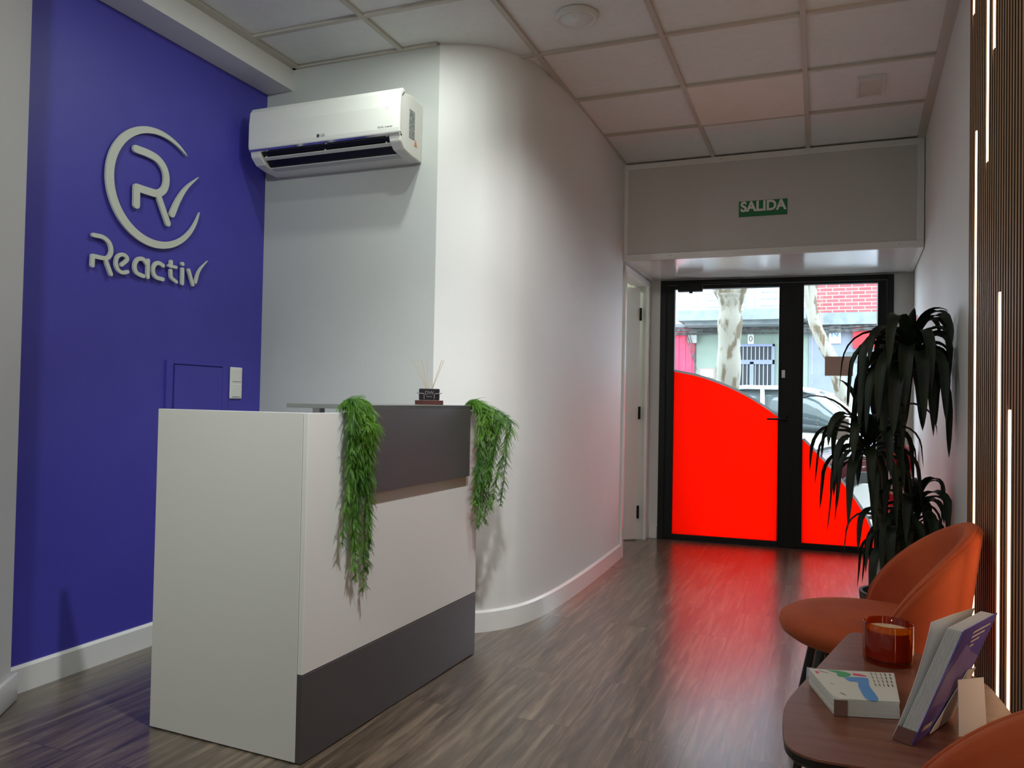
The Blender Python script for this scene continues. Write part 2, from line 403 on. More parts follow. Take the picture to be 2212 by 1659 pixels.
# leaf opened into the side room
lm = Matrix.Translation((-1.335, 6.10, 0)) @ Matrix.Rotation(math.radians(180+42), 4, 'Z')
MB().box(.0, -.02, .008, .74, .02, 1.99, lm).build('door_leaf', M['white_satin'], d2, bevel=.002)
hg = MB()
for z in (.22, 1.0, 1.78): hg.box(-.012, .012, z-.05, .006, .028, z+.05, lm)
hg.build('hinge', M['black_metal'], d2)
sr = MB().box(-3.0, 5.0, 0, -2.9, 6.75, 2.6).box(-3.0, 6.65, 0, -1.38, 6.75, 2.6).box(-3.0, 5.0, 0, -1.40, 5.1, 2.6).box(-3.0, 5.0, 2.5, -1.38, 6.75, 2.6).box(-1.40, 6.26, 0, -1.36, 6.65, 2.6)
struct(sr.build('wall_side_room', M['white_wall']))
struct(MB().box(-3.0, 5.0, -.05, -1.2, 6.75, .001).build('floor_side_room', M['floor']))

# ---------------------------------------------------------------- entrance door
door = bpy.data.objects.new('door_1', None); C.objects.link(door); door.matrix_world = DM; struct(door)
fr = MB()
fr.box(-1.19,-.03,0, -1.145,.05,2.058).box(.46,-.03,0, .504,.05,2.058).box(-1.145,-.03,2.022, .46,.05,2.058).box(-1.145,-.02,0,.46,.05,.012)
fr.box(-1.145,-.015,0.012, -1.137,.03,2.022)
fr.box(-.2145,-.024,.014,-.187,-.0225,2.018)
fr.build('door_frame', M['black_metal'], door, bevel=.003)
def leafframe(xa, xb, ga, gb, zt, zb):
    m = MB(); m.box(xa,-.022,.014,ga,.035,2.018).box(gb,-.022,.014,xb,.035,2.018).box(ga,-.022,.014,gb,.035,zb).box(ga,-.022,zt,gb,.035,2.018)
    m.box(ga-.012,-.028,zb-.012,ga,-.022,zt+.012).box(gb,-.028,zb-.012,gb+.012,-.022,zt+.012)
    return m
l1 = leafframe(-1.135,-.203,-1.077,-.290,1.99,.046).build('door_leaf', M['black_metal'], door, bevel=.002)
l2 = leafframe(-.199,.457,-.113,.397,2.0,.046).build('door_leaf', M['black_metal'], door, bevel=.002)
MB().box(-1.077,.004,.046,-.29,.010,1.99).build('glass', M['pane'], l1)
MB().box(-.113,.004,.046,.397,.010,2.0).build('glass', M['pane'], l2)
arc = [(-1.077,1.334), (-.849,1.283), (-.566,1.168), (-.301,.998), (-.113,.826), (.04,.665), (.20,.47), (.328,.27), (.385,.116), (.397,.05)]
ac = catmull([(x,z,0) for x,z in arc], 8)
def arcpoly(xa, xb, y, lo, shift=0.0):
    pts = [(p.x, p.y) for p in ac if xa <= p.x <= xb]
    def at(x):
        for a, b in zip(ac, ac[1:]):
            if a.x <= x <= b.x: return a.y + (b.y-a.y)*(x-a.x)/max(b.x-a.x,1e-6)
        return ac[-1].y
    pts = [(xa, at(xa))] + [p for p in pts if xa+1e-4 < p[0] < xb-1e-4] + [(xb, at(xb))]
    return pts
for xa, xb, lf in ((-1.077,-.29,l1), (-.113,.397,l2)):
    pts = arcpoly(xa, xb, 0, 0)
    MB().prism([(x, -.0005, z) for x, z in pts] + [(xb, -.0005, .046), (xa, -.0005, .046)], (0,.002,0)).build('red_film', M['red_film'], lf)
    band = [(x, z) for x, z in pts]; up = []
    for i, (x, z) in enumerate(band):
        a = band[max(i-1,0)]; b = band[min(i+1,len(band)-1)]; tx, tz = b[0]-a[0], b[1]-a[1]; l_ = math.hypot(tx,tz) or 1
        up.append((min(max(x - tz/l_*.018, xa), xb), z + tx/l_*.018))
    MB().prism([(x,-.0012,z) for x, z in band] + [(x,-.0012,z) for x, z in up[::-1]], (0,.001,0)).build('border_film', M['frost_film'], lf)
hd = MB().lathe([(0,.0),(.022,0),(.022,.008),(0,.008)], seg=24, M=Matrix.Translation((-.235,-.022,.978)) @ Matrix.Rotation(PI/2,4,'X'))
hd.tube([(-.235,-.03,.978), (-.235,-.07,.978), (-.25,-.075,.978), (-.37,-.072,.975)], [.008,.008,.009,.007], 10)
hd.build('handle', M['black_metal'], l1, smooth=True)
MB().box(-.268,-.026,1.29,-.242,-.022,1.35).build('lock_plate', M['silver'], l1, bevel=.003)
cl = MB().box(-1.05,-.085,1.962,-.86,-.03,2.03).box(-.86,-.06,2.03,-.60,-.045,2.04).box(-.64,-.06,2.025,-.58,-.03,2.045)
cl.lathe([(0,0),(.014,0),(.014,.012),(0,.012)], c=(-.95,-.06,1.95), seg=16)
cl.build('door_closer', M['black_metal'], l1, bevel=.004)
def onD(x, y, z): return DM @ V((x, y, z))
no = thing('paper_notice', 'cream square notice stuck low on the glass of the right door leaf', 'notice', onD(.13,0,0))
MB().box(.10,-.002,.83,.21,.0005,.99,DM).build('sheet', M['paper_warm'], no, off=no.location)
M['kraft'] = mat('kraft', (.42,.27,.20), .6)
no = thing('paper_notice', 'brown rectangular notice stuck on the glass of the right door leaf behind the plant', 'notice', onD(.13,0,0))
MB().box(.04,-.002,1.31,.235,.0005,1.455,DM).build('sheet', M['kraft'], no, off=no.location)

# ================================================================ LAMPS
LLAB = ['round recessed ceiling light glowing nearest the air conditioner', 'round recessed ceiling light beside the one nearest the air conditioner',
        'unseen tilted ceiling spotlight added over the walkway to light the curved wall', 'unseen tilted ceiling spotlight added over the walkway to light the desk front',
        'unseen round ceiling light added as fill beyond the near end of the desk', 'unseen tilted ceiling spotlight added to brighten the blue wall',
        'unseen round ceiling light added as fill in the rear of the room', 'unseen round ceiling light added as fill at the very back of the room']
for i, (x, y, wt, col, aim) in enumerate(LAMPS):
    t = thing('ceiling_downlight', LLAB[i], 'ceiling light', (x, y, ZC), 0, 'recessed ceiling lights')
    MB().lathe([(.042,.010),(.046,-.004),(.056,-.007),(.062,-.002),(.062,.008)], seg=40).build('rim', M['plastic'], t, smooth=True)
    MB().lathe([(0,.004),(.042,.004)], seg=40).build('lens', M['lens'], t)
    if aim:
        ld = bpy.data.lights.new('spotlight', 'SPOT'); ld.spot_size = math.radians(66 if y > 1 else 84); ld.spot_blend = 1.0; ld.shadow_soft_size = .035
    else:
        ld = bpy.data.lights.new('downlight', 'AREA'); ld.shape = 'DISK'; ld.size = .05
    ld.energy = wt; ld.color = col
    lo = bpy.data.objects.new('light_source', ld); C.objects.link(lo); lo.parent = t; lo.location = (0,0,-.045 if aim else -.012)
    if aim: lo.rotation_euler = (V(aim) - V((x, y, ZC))).to_track_quat('-Z', 'Y').to_euler()
t = thing('ceiling_downlight', 'round ceiling light inside the small side room', 'ceiling light', (-2.1, 5.8, 2.5))
MB().lathe([(0,-.01),(.07,-.01),(.08,0)], seg=32).build('lens', M['lens'], t)
ld = bpy.data.lights.new('downlight', 'AREA'); ld.shape = 'DISK'; ld.size = .15; ld.energy = 9; ld.color = (.86,1,.84)
lo = bpy.data.objects.new('light_source', ld); C.objects.link(lo); lo.parent = t; lo.location = (0,0,-.02)

for i, (x, y, wt) in enumerate(PANELS):
    t = thing('ceiling_panel_light', 'square LED ceiling panel behind the camera', 'ceiling light', (x, y, ZC))
    MB().box(-.285,-.285,-.003,.285,.285,.008).build('diffuser', M['panel_glow'], t)
    ld = bpy.data.lights.new('panel', 'AREA'); ld.shape = 'SQUARE'; ld.size = .56; ld.energy = wt; ld.color = (.95,.98,1)
    lo = bpy.data.objects.new('light_source', ld); C.objects.link(lo); lo.parent = t; lo.location = (0,0,-.012)
# ceiling fittings
t = thing('ceiling_speaker', 'round white ceiling speaker with perforated grille', 'speaker', (-.99, 3.19, ZC))
MB().lathe([(.072,-.006),(.080,-.012),(.088,-.010),(.092,0),(.092,.01)], seg=64).build('rim', M['white_satin'], t, smooth=True)
MB().lathe([(0,-.010),(.006,-.011),(.010,-.007),(.072,-.006),(.074,.0)], seg=64).build('grille', M['tile'], t, smooth=True)
t = thing('recessed_lamp', 'small square unlit recessed lamp in the ceiling near the right wall', 'ceiling light', (.235, 4.40, ZC))
q = MB()
for a in ((-.065,-.13,.065,-.115), (-.065,.115,.065,.13), (-.065,-.115,-.055,.115), (.055,-.115,.065,.115)): q.box(a[0],a[1],-.006,a[2],a[3],.012)
q.build('frame', M['white_gloss'], t, bevel=.001)
MB().box(-.055,-.115,-.001,.055,.115,.010).build('diffuser', mat('unlit_diffuser', (.62,.58,.50), .3), t)
MB().box(-.668, 4.105, ZC-.0005, -.092, 4.688, ZC+.0115).build('ceiling_panel', M['tile_warm'])
tag(bpy.data.objects['ceiling_panel'], 'square cream ceiling panel among the grey ceiling tiles', 'ceiling panel')

# ================================================================ LOGO ON THE BLUE WALL
def rib2(pts, wd, n=8, smooth=True, taper=None):
    P = catmull([(a, b, 0) for a, b in pts], n) if smooth and len(pts) > 2 else [V((a,b,0)) for a, b in pts]
    Ls = []; Rs = []
    tot = len(P)-1
    for i, p in enumerate(P):
        t = (P[min(i+1,tot)] - P[max(i-1,0)]).normalized(); nn = V((-t.y, t.x, 0))
        h = wd/2*(taper(i/tot) if taper else 1)
        Ls.append(p + nn*h); Rs.append(p - nn*h)
    out = list(Ls)
    t = (P[-1]-P[-2]).normalized(); nn = V((-t.y,t.x,0)); h = (Ls[-1]-P[-1]).length
    if h > .001: out += [P[-1] + nn*h*math.cos(a) + t*h*math.sin(a) for a in [PI*k/8 for k in range(1,8)]]
    out += Rs[::-1]
    t = (P[0]-P[1]).normalized(); nn = V((-t.y,t.x,0)); h = (Ls[0]-P[0]).length
    if h > .001: out += [P[0] + nn*h*math.cos(a) + t*h*math.sin(a) for a in [PI*k/8 for k in range(1,8)]]
    return out
def logo_part(name, polys, parent, off, th=.010, gap=.008):
    m = MB()
    for j, pl in enumerate(polys):
        m.prism([(XB+gap, p.x, p.y) for p in pl], (th + j*.0003,0,0))
    return m.build(name, M['letter'], parent, off=off)
o1 = (XB, 2.515, 1.70)
em = thing('wall_emblem', 'large pale grey R with tick inside an open ring on the blue wall', 'emblem', o1)
# crescent ring: outer circle and shifted inner circle
cy, cz, R = 2.515, 1.957, .2545
pl = []
a0, a1 = math.radians(48), math.radians(350)
nn_ = 72
outer = []; inner = []
for i in range(nn_+1):
    s_ = i/nn_; a = a0 + (a1-a0)*s_
    wd = .038*max(0, math.sin(PI*min(1, max(0, s_))))**.55
    outer.append(V((cy + R*math.cos(a), cz + R*math.sin(a), 0))); inner.append(V((cy + (R-wd)*math.cos(a), cz + (R-wd)*math.sin(a), 0)))
pl = outer + inner[::-1][1:-1]
logo_part('ring', [pl], em, o1)
Wb = .032
logo_part('letter', [rib2([(2.403,2.093),(2.470,2.0925),(2.520,2.082),(2.556,2.052),(2.568,2.008),(2.556,1.964),(2.522,1.938),(2.478,1.934),(2.412,1.9345)], Wb),
                     rib2([(2.412,1.9345),(2.4135,1.862)], Wb, smooth=False), rib2([(2.522,1.938),(2.583,1.822)], .027, smooth=False)], em, o1)
logo_part('tick', [rib2([(2.605,1.868),(2.638,1.938),(2.685,2.006),(2.754,2.071)], .030, taper=lambda s_: 1 - s_**1.6*.96)], em, o1)
o2 = (XB, 2.515, 1.56)
lt = thing('wall_lettering', 'pale grey raised lettering reading Reactiv on the blue wall below the emblem', 'lettering', o2)
w2 = .0168
letters = [
 [rib2([(2.2134,1.6956),(2.258,1.6948),(2.2879,1.6772),(2.2974,1.6481),(2.2878,1.6239),(2.2673,1.6135),(2.2131,1.6133)], w2), rib2([(2.2131,1.6133),(2.2125,1.5760)], w2, smooth=False), rib2([(2.2700,1.6120),(2.2988,1.5548)], w2*.95, smooth=False)],
 [rib2([(2.3473,1.6003),(2.3752,1.6263),(2.3664,1.6408),(2.3459,1.6427),(2.3262,1.6271),(2.3218,1.5998),(2.3347,1.5764),(2.3565,1.5704),(2.3789,1.5777)], w2*.9)],
 [rib2([(2.4784,1.6254),(2.4544,1.6427),(2.428,1.6369),(2.4137,1.6094),(2.4244,1.5812),(2.4591,1.5721)], w2), rib2([(2.4814,1.6417),(2.4825,1.5718)], w2, smooth=False)],
 [rib2([(2.5629,1.6337),(2.5359,1.6412),(2.5149,1.6263),(2.5101,1.6011),(2.5259,1.5786),(2.5634,1.5743)], w2)],
 [rib2([(2.6071,1.6583),(2.6066,1.6392)], w2, smooth=False), rib2([(2.5960,1.6392),(2.6356,1.6385)], w2*.8, smooth=False), rib2([(2.6061,1.6195),(2.6106,1.5903),(2.6395,1.5745)], w2*.9)],
 [rib2([(2.6736,1.636),(2.6743,1.5731)], w2, smooth=False), rib2([(2.6724,1.6600),(2.6732,1.6598)], w2*1.05, smooth=False)],
 [rib2([(2.7106,1.6383),(2.7372,1.576)], w2*.9, smooth=False), rib2([(2.7519,1.5901),(2.7738,1.6466),(2.8241,1.7003)], w2*.9, taper=lambda s_: 1 - s_**1.5*.95)]]
for l_ in letters: logo_part('letter', l_, lt, o2, th=.010, gap=.008)

# light switch and electrical panel
t = thing('light_switch', 'white double light switch at the right end of the blue wall', 'light switch', (XB, 3.045, 1.139))
MB().box(0,-.041,-.077,.010,.041,.077).build('plate', M['plastic'], t, bevel=.005, seg=3)
for z in (-.037,.037): MB().box(.010,-.029,z-.030,.014,.029,z+.030).build('rocker', M['plastic'], t, bevel=.002)
t = thing('electrical_panel', 'blue painted electrical panel set in the blue wall behind the desk', 'electrical panel', (XB, 2.795, 1.02))
fp = MB()
for a in ((-.189,-.208,-.152,.208), (.152,-.208,.189,.208), (-.152,.194,.152,.208), (-.152,-.208,.152,-.19)): fp.box(0,a[0],a[1],.010,a[2],a[3])
fp.build('frame', M['blue_wall'], t, bevel=.001)
MB().box(0,-.1465,-.185,.015,.1465,.189).build('lid', M['blue_wall'], t, bevel=.001)

# ================================================================ AIR CONDITIONER
t = thing('air_conditioner', 'white wall-mounted air conditioner above the desk', 'air conditioner', (-2.17, YB, 2.19))
W2 = .415
def xprof(m, pts, xa, xb): return m.prism([(xa, -dp, z) for dp, z in pts], (xb-xa, 0, 0))
body = [(0,0),(.10,.004),(.165,.016),(.200,.045),(.206,.066),(.200,.25),(.17,.275),(.10,.283),(0,.272)]
MBb = MB(); xprof(MBb, [(0,0),(.09,.003),(.10,.03),(.19,.075),(.200,.09),(.200,.25),(.17,.275),(.10,.283),(0,.272)], -W2+.05, W2-.05)
MBb.build('body', M['plastic'], t)
for sx in (-1, 1):
    e = MB(); xprof(e, body, min(sx*W2, sx*(W2-.058)), max(sx*W2, sx*(W2-.058))); e.build('end_cap', M['plastic'], t, bevel=.006, seg=3)
e = MB(); xprof(e, [(0,0),(.095,.0035),(.125,.008),(.125,.014),(.09,.012),(0,.01)], -W2+.058, W2-.058); e.build('base_panel', M['plastic_grey'], t, bevel=.002)
e = MB(); xprof(e, [(.198,.076),(.216,.080),(.219,.10),(.219,.20),(.212,.262),(.195,.286),(.165,.284),(.198,.25)], -W2-.004, W2+.004); e.build('front_panel', M['plastic'], t, bevel=.005, seg=3)
e = MB(); xprof(e, [(.190,.068),(.212,.070),(.216,.079),(.19,.078)], -W2, W2); e.build('trim_strip', M['chrome'], t)
e = MB(); xprof(e, [(.10,.013),(.13,.016),(.19,.062),(.196,.068),(.10,.065)], -W2+.058, W2-.058); e.build('air_outlet', M['dark'], t)
e = MB(); e.prism([(-W2+.062,-.160,.042),(-W2+.062,-.182,.048),(-W2+.062,-.184,.044),(-W2+.062,-.162,.038)], (2*W2-.124,0,0))
for x in (-.34, 0, .33): e.box(x-.004,-.180,.047,x+.004,-.174,.056)
e.build('louver', M['plastic'], t)
text('lettering', 'LG', .018, M['dark_ink'], t, (.012,-.2195,.106), (1,0,0), (0,0,1), .0003)
MB().lathe([(0,.0006),(.0085,.0006),(.0085,0)], seg=20, M=Matrix.Translation((-.014,-.219,.106)) @ Matrix.Rotation(PI/2,4,'X')).build('badge', M['dark_ink'], t)
text('lettering', 'DUAL Inverter', .0125, M['dark_ink'], t, (.345,-.2195,.108), (1,0,0), (0,0,1), .0002)
text('lettering', '24', .020, M['sign_white'], t, (.355,-.2195,.195), (1,0,0), (0,0,1), .0002)
MB().box(W2,-.125,.085,W2+.0012,-.075,.215).build('rating_label', mottled('rating_print', (.04,.05,.05), (.45,.48,.46), 160, .4, stretch=(1,1,2.2)), t)
MB().prism([(W2+.0003,-.075,.060),(W2+.0003,-.050,.060),(W2+.0003,-.0625,.092)], (.001,0,0)).build('warning_label', mat('warning_orange', (.75,.22,.06), .4), t)
text('lettering', 'fresh', .014, M['plastic_grey'], t, (W2-.03,-.184,.040), (1,0,0), (0,-.6,.8), .0002)

# ================================================================ SALIDA SIGN, EXTINGUISHER
t = thing('exit_sign', 'green exit sign reading SALIDA on the white fascia above the door', 'sign', (-.353, YF, 2.373))
MB().box(-.152,-.0025,-.052,.152,0,.052).build('plate', M['sign_green'], t)
text('lettering', 'SALIDA', .091, M['sign_white'], t, (.0,-.0027,.012), (1,0,0), (0,0,1), .0003, offset=.0032, sx=.95)
EY = 5.78; EX = xr(EY) - .095
t = thing('fire_extinguisher', 'red fire extinguisher hanging on the right wall behind the plant', 'fire extinguisher', (EX, EY, .345))
MB().lathe([(0,0),(.06,.0),(.074,.014),(.076,.05),(.076,.40),(.070,.44),(.045,.475),(.02,.488),(.02,.50),(0,.50)], seg=40).build('cylinder', mat('ext_red', (.50,.01,.02), .25), t, smooth=True)
MB().lathe([(0,.50),(.018,.50),(.02,.54),(0,.545)], seg=20).box(-.012,-.06,.535,.012,.03,.55).box(-.012,-.07,.56,.012,.02,.57).build('valve', M['black_metal'], t)
MB().tube(catmull([(-.02,0,.53),(-.08,-.01,.50),(-.09,-.02,.40),(-.084,-.02,.22),(-.082,-.02,.12)], 6), .008, 8).build('hose', M['black_metal'], t, smooth=True)
MB().lathe([(.0770,.16),(.0770,.33)], seg=40).build('label', mottled('ext_label', (.5,.02,.02), (.7,.6,.55), 60, .4), t)
t = thing('extinguisher_sign', 'small red extinguisher sign high on the right wall above the plant', 'sign', (xr(5.9), 5.9, 1.63))
MB().box(-.003,-.08,-.08,0,.08,.08).build('plate', M['sign_red'], t, bevel=.001)
MB().box(-.0036,-.035,-.05,-.003,.035,.03).build('pictogram', M['sign_white'], t)

# ================================================================ RECEPTION DESK
desk = thing('reception_desk', 'white and charcoal reception desk with a raised front panel', 'desk', (-1.40, 1.917, 0), -math.atan(.046/1.133))
Ld, Wd, Hd = 1.134, .606, 1.031
MB().box(-Wd,0,.004,-.020,.022,Hd).build('side_panel', M['desk_side'], desk, bevel=.0012)
MB().box(-Wd,Ld-.022,.004,-.020,Ld,Hd).build('side_panel', M['desk_side'], desk, bevel=.0012)
MB().box(-.0185,0,.262,0,Ld,Hd).build('front_panel', M['desk_white'], desk, bevel=.0012)
MB().box(-.0185,0,.004,.002,Ld,.260).build('plinth_panel', M['charcoal'], desk, bevel=.0012)
MB().box(-Wd,.022,.72,-.020,Ld-.022,.745).build('worktop', M['desk_white'], desk)
MB().box(-.10,.022,.90,-.020,Ld-.022,.92).build('inner_shelf', M['desk_white'], desk)
MB().box(-.33,.295,1.041,.022,1.012,1.056).build('counter_top', mat('counter_grey', (.20,.21,.20), .3), desk, bevel=.001)
MB().box(.003,.292,.765,.022,1.015,1.0555).build('accent_panel', M['charcoal'], desk, bevel=.001)
for a in ((-.30,.40,.745,-.27,.43), (-.05,.40,.92,-.022,.43), (-.05,.9,.92,-.022,.93), (-.30,.9,.745,-.27,.93)): MB().box(a[0],a[1],a[2],a[3],a[4],1.041).build('bracket', M['silver'], desk)

# reed diffuser on the counter
t = thing('reed_diffuser', 'dark reed diffuser with wooden sticks on the reception desk counter', 'diffuser', (-1.455, 2.785, 1.0562), math.radians(27))
MB().box(-.056,-.028,0,.056,.028,.018).build('base', M['dark_wood'], t, bevel=.001)
MB().box(-.041,-.020,.018,.041,.020,.064).build('bottle', M['black_glass'], t, bevel=.003)
cm = MB()
for sx in (-1, 1):
    cm.tube([(sx*.020,-.024,.018),(sx*.020,-.024,.042),(sx*.024,-.024,.045),(sx*.045,-.024,.045),(sx*.048,-.018,.046),(sx*.050,.0,.052),(sx*.048,.018,.046),(sx*.020,.024,.045),(sx*.020,.024,.018)], .0016, 8)
cm.build('clamp', M['chrome'], t, smooth=True)
text('lettering', 'DW', .020, M['silver'], t, (0,-.0206,.047), (1,0,0), (0,0,1), .0002)
text('lettering', 'Home', .009, M['silver'], t, (0,-.0206,.033), (1,0,0), (0,0,1), .0002)
for k, (dx, dy) in enumerate(((-.066,-.02), (-.052,.01), (-.034,-.01), (-.016,.012), (.048,-.01), (.056,.014))):
    MB().tube([(dx*.12,0,.05), (dx,dy,.187 - abs(dx)*.12)], .0012, 6).build('reed', M['reed'], t)

# ================================================================ FERN GARLANDS
def fern(name, label, loc, stems, group, seed):
    random.seed(seed)
    t = thing(name, label, 'hanging plant', loc, 0, group)
    fo = MB(); st = MB()
    for (pts) in stems:
        P = catmull(pts, 10)
        st.tube(P, .0012, 5)
        tot = len(P)
        for i in range(1, tot):
            s_ = i/tot
            tt = (P[i]-P[i-1]).normalized()
            for rep in range(4):
                p = P[i-1].lerp(P[i], random.random())
                a = random.uniform(0, 2*PI)
                out = V((math.cos(a), math.sin(a), random.uniform(-.5,.25))); out = (out - tt*out.dot(tt)*.5).normalized()
                ln = random.uniform(.025,.068)*(1 - .5*s_**3)
                if p.x + out.x*ln < .006: out.x = abs(out.x)*.4; out.normalize()
                dirn = (out + tt*random.uniform(.2,.9)).normalized()
                # pinna: midrib with fine needles either side, drooping
                q = p.copy(); dcur = dirn.copy(); nq = 13
                side = dcur.cross(V((random.uniform(-1,1), random.uniform(-1,1), random.uniform(-1,1)))).normalized()
                for k in range(nq):
                    qn = q + dcur*(ln/nq); dcur = (dcur + V((0,0,-.09))).normalized()
                    nl = .0085*(1 - (k/nq)**1.7*.8)*random.uniform(.8,1.2)
                    for sg in (-1, 1):
                        tip = q + (side*sg*.8 + dcur*.75).normalized()*nl + V((0,0,-.001))
                        wv = dcur*.00075
                        fo.poly([q - wv, tip, q + wv])
                    wv = side*.0005
                    fo.quad(q - wv, q + wv, qn + wv, qn - wv)
                    q = qn
    fo.build('fronds', M['fern'], t, recalc=False); st.build('stems', M['fern_stem'], t)
    return t
# left garland: hangs over the desk front beside the raised panel
def stem_set(n, y0, y1, ztop, zb0, zb1, spread, lean=0, xo=(.0,.05), seed=1, xlow=0):
    random.seed(seed); out = []
    for i in range(n):
        y = random.uniform(y0, y1); x = random.uniform(*xo); zb = random.uniform(zb0, zb1)
        yd = random.gauss(0, spread)
        out.append([(-.03,y*.6,ztop-.004), (.012,y*.8,ztop+.015), (.02+x,y,ztop-.05), (.022+x*.9,y+yd*.5+lean*.3,(ztop*.6+zb*.4)), (.02+x*.6+xlow,y+yd*.9+lean*.7,(ztop*.3+zb*.7)), (.018+x*.4+xlow*1.3,y+yd+lean,zb)])
    return out
fern('hanging_fern', 'longer green artificial fern hanging left of the charcoal panel on the desk', (-1.392, 2.150, 0),
     stem_set(9, -.045, .028, 1.055, .42, .62, .020, .035, (0,.03), 3) + stem_set(10, -.085, .03, 1.055, .60, .90, .022, -.01, (0,.05), 4), 'green ferns on the desk', 5)
fern('hanging_fern', 'shorter green artificial fern spilling over the far corner of the desk', (-1.352, 2.965, 0),
     stem_set(8, -.02, .06, 1.055, .50, .68, .022, -.01, (.0,.04), 6, .01) + stem_set(10, -.02, .08, 1.055, .58, .92, .035, .02, (.04,.15), 8, .01), 'green ferns on the desk', 9)

# ================================================================ SLATTED WALL PANEL WITH LIGHT STRIPS
sp = thing('slatted_wall_panel', 'vertical oak slat wall panel with glowing light strips on the right wall', 'wall panel', (xr(1.7), 1.7, 0), math.atan(-.042))
# local y runs along the wall, local -x faces the room
def yl(y): return (y - 1.7)/math.cos(math.atan(.042))
MB().box(-.012, yl(.5), .004, -.0005, yl(2.955), ZC-.01).build('backing', M['felt'], sp)
strips = [(2.855, 2.36, 2.72), (2.785, .02, 1.955), (2.575, 1.79, 2.72), (2.435, 2.07, 2.72), (2.335, .02, 1.385), (2.165, .02, 1.08), (1.80, 1.2, 2.72), (1.46, .02, 1.1)]  # last two strips are out of view, added to light the purple leaflet cover
pit = .038; y = 2.952; sl = MB()
snap = {}
while y - .019 > .5:
    near = [s_ for s_ in strips if abs(s_[0] - (y-.0095)) < pit/2]
    if near:
        snap[near[0]] = y-.0095
        for a, b in ((.004, near[0][1]), (near[0][2], ZC-.01)):
            if b - a > .03: sl.box(-.034, yl(y-.019), a, -.012, yl(y), b)
    else:
        sl.box(-.034, yl(y-.019), .004, -.012, yl(y), ZC-.01)
    y -= pit
so = sl.build('slats', M['oak'], sp)
so.data.materials.append(M['slat_core'])          # veneered fronts, dark stained sides
for p in so.data.polygons: p.material_index = 0 if p.normal.x < -.5 else 1
for k, v_ in snap.items():
    MB().box(-.0352, yl(v_)-.0032, k[1], -.0125, yl(v_)+.0032, k[2]).build('light_strip', M['strip'], sp, bevel=.001)['label'] = 'glowing warm white vertical light strip'

# ================================================================ VELVET CHAIRS
def make_chair(label, loc, rotz):
    t = thing('velvet_chair', label, 'chair', loc, rotz, 'orange velvet chairs')
    # local: faces -x, origin under the seat centre
    rs = .245
    seat = MB(); prof = [(0,.400),(.15,.398),(.212,.404),(.234,.420),(.242,.440),(.236,.460),(.214,.474),(.15,.482),(0,.485)]
    seat.lathe(prof, seg=64)
    for v in seat.bm.verts:
        if v.co.x < 0: v.co.x *= 1.04
    seat.build('seat', M['velvet'], t, smooth=True)
    # shell back
    rows_i = []; nT = 44; nV = 10
    th0 = math.radians(88)
    def P(th, s_, r_off):
        c = max(0, math.cos(th*PI/2/th0))
        top = .462 + .284*c**.64
        z0 = .405
        z = z0 + (top - z0)*s_
        lean = .042*((z-.405)/.34)
        r = .216 + r_off
        return V((r*math.cos(th) + lean*(.35+.65*max(0,math.cos(th))), (r*1.02)*math.sin(th)*(1+.10*(z-.405)/.375), z))
    tk = .022
    mb = MB(); rows = []
    for i in range(nT+1):
        th = -th0 + 2*th0*i/nT
        row = []
        for j in range(nV+1): row.append(P(th, j/nV, tk))
        pt = P(th, 1, 0) + V((0,0,.010)); row.append(P(th,1,tk*.7)+V((0,0,.008))); row.append(pt + (P(th,1,0)-P(th,1,0))); row.append(P(th,1,-tk*.7)+V((0,0,.008)))
        for j in range(nV, -1, -1): row.append(P(th, j/nV, -tk))
        rows.append(row)
    gg = mb.grid(rows, wrap=True)
    mb.bm.faces.new(gg[0]); mb.bm.faces.new(gg[-1][::-1])
    mb.build('backrest', M['velvet'], t, smooth=True)
    pp = MB(); pp.tube([P(-th0+2*th0*i/60, 1, tk*.2)+V((0,0,.009)) for i in range(61)], .005, 8); pp.build('piping', M['velvet'], t, smooth=True)
    for sx in (-1, 1):
        for sy in (-1, 1):
            MB().tube([(sx*.135, sy*.135, .400), (sx*.215, sy*.205, .002)], [.017,.0095], 14).build('leg', M['black_leg'], t, smooth='auto')
    MB().box(-.15,-.15,.388,.15,.15,.3995).build('seat_frame', M['black_leg'], t, bevel=.004)
    return t
ch1 = make_chair('orange velvet chair behind the small table, facing the desk', (.146, 2.50, 0), math.radians(2))
ch2 = ch1.copy(); C.objects.link(ch2); ch2.location = (.072, 1.03, 0); ch2.rotation_euler = (0,0,math.radians(-4))
ch2['label'] = 'orange velvet chair on the near side of the table, only its rim showing'
for c_ in list(ch1.children):
    n_ = c_.copy(); C.objects.link(n_); n_.parent = ch2

# ================================================================ SIDE TABLE
ZT = .50
tb = thing('side_table', 'low rounded side table with walnut top between the two orange chairs', 'table', (.14, 1.76, 0))
corn = [(.088,2.235), (.335,1.96), (.372,1.40), (-.045,1.385), (-.062,1.60)]
def rounded(pts, rad, n=10):
    out = []; k = len(pts)
    for i in range(k):
        p = V((*pts[i],0)); a = V((*pts[i-1],0)); b = V((*pts[(i+1)%k],0)); r_ = rad[i]
        pa = p + (a-p).normalized()*r_; pb = p + (b-p).normalized()*r_
        for j in range(n+1):
            s_ = j/n; out.append((1-s_)**2*pa + 2*s_*(1-s_)*p + s_**2*pb)
    return out
tp = rounded(corn, [.075,.10,.12,.07,.085])
cen = V((.13,1.75,0))
top = MB(); top.prism([(p.x,p.y,ZT-.004) for p in tp], (0,0,.004)); top.build('tabletop', M['walnut'], tb, off=tb.location)
ed = MB(); lo = [cen + (p-cen)*.965 for p in tp]
rows = [[(p.x,p.y,ZT-.0042) for p in tp], [(p.x,p.y,ZT-.016) for p in tp], [(p.x,p.y,ZT-.026) for p in lo]]
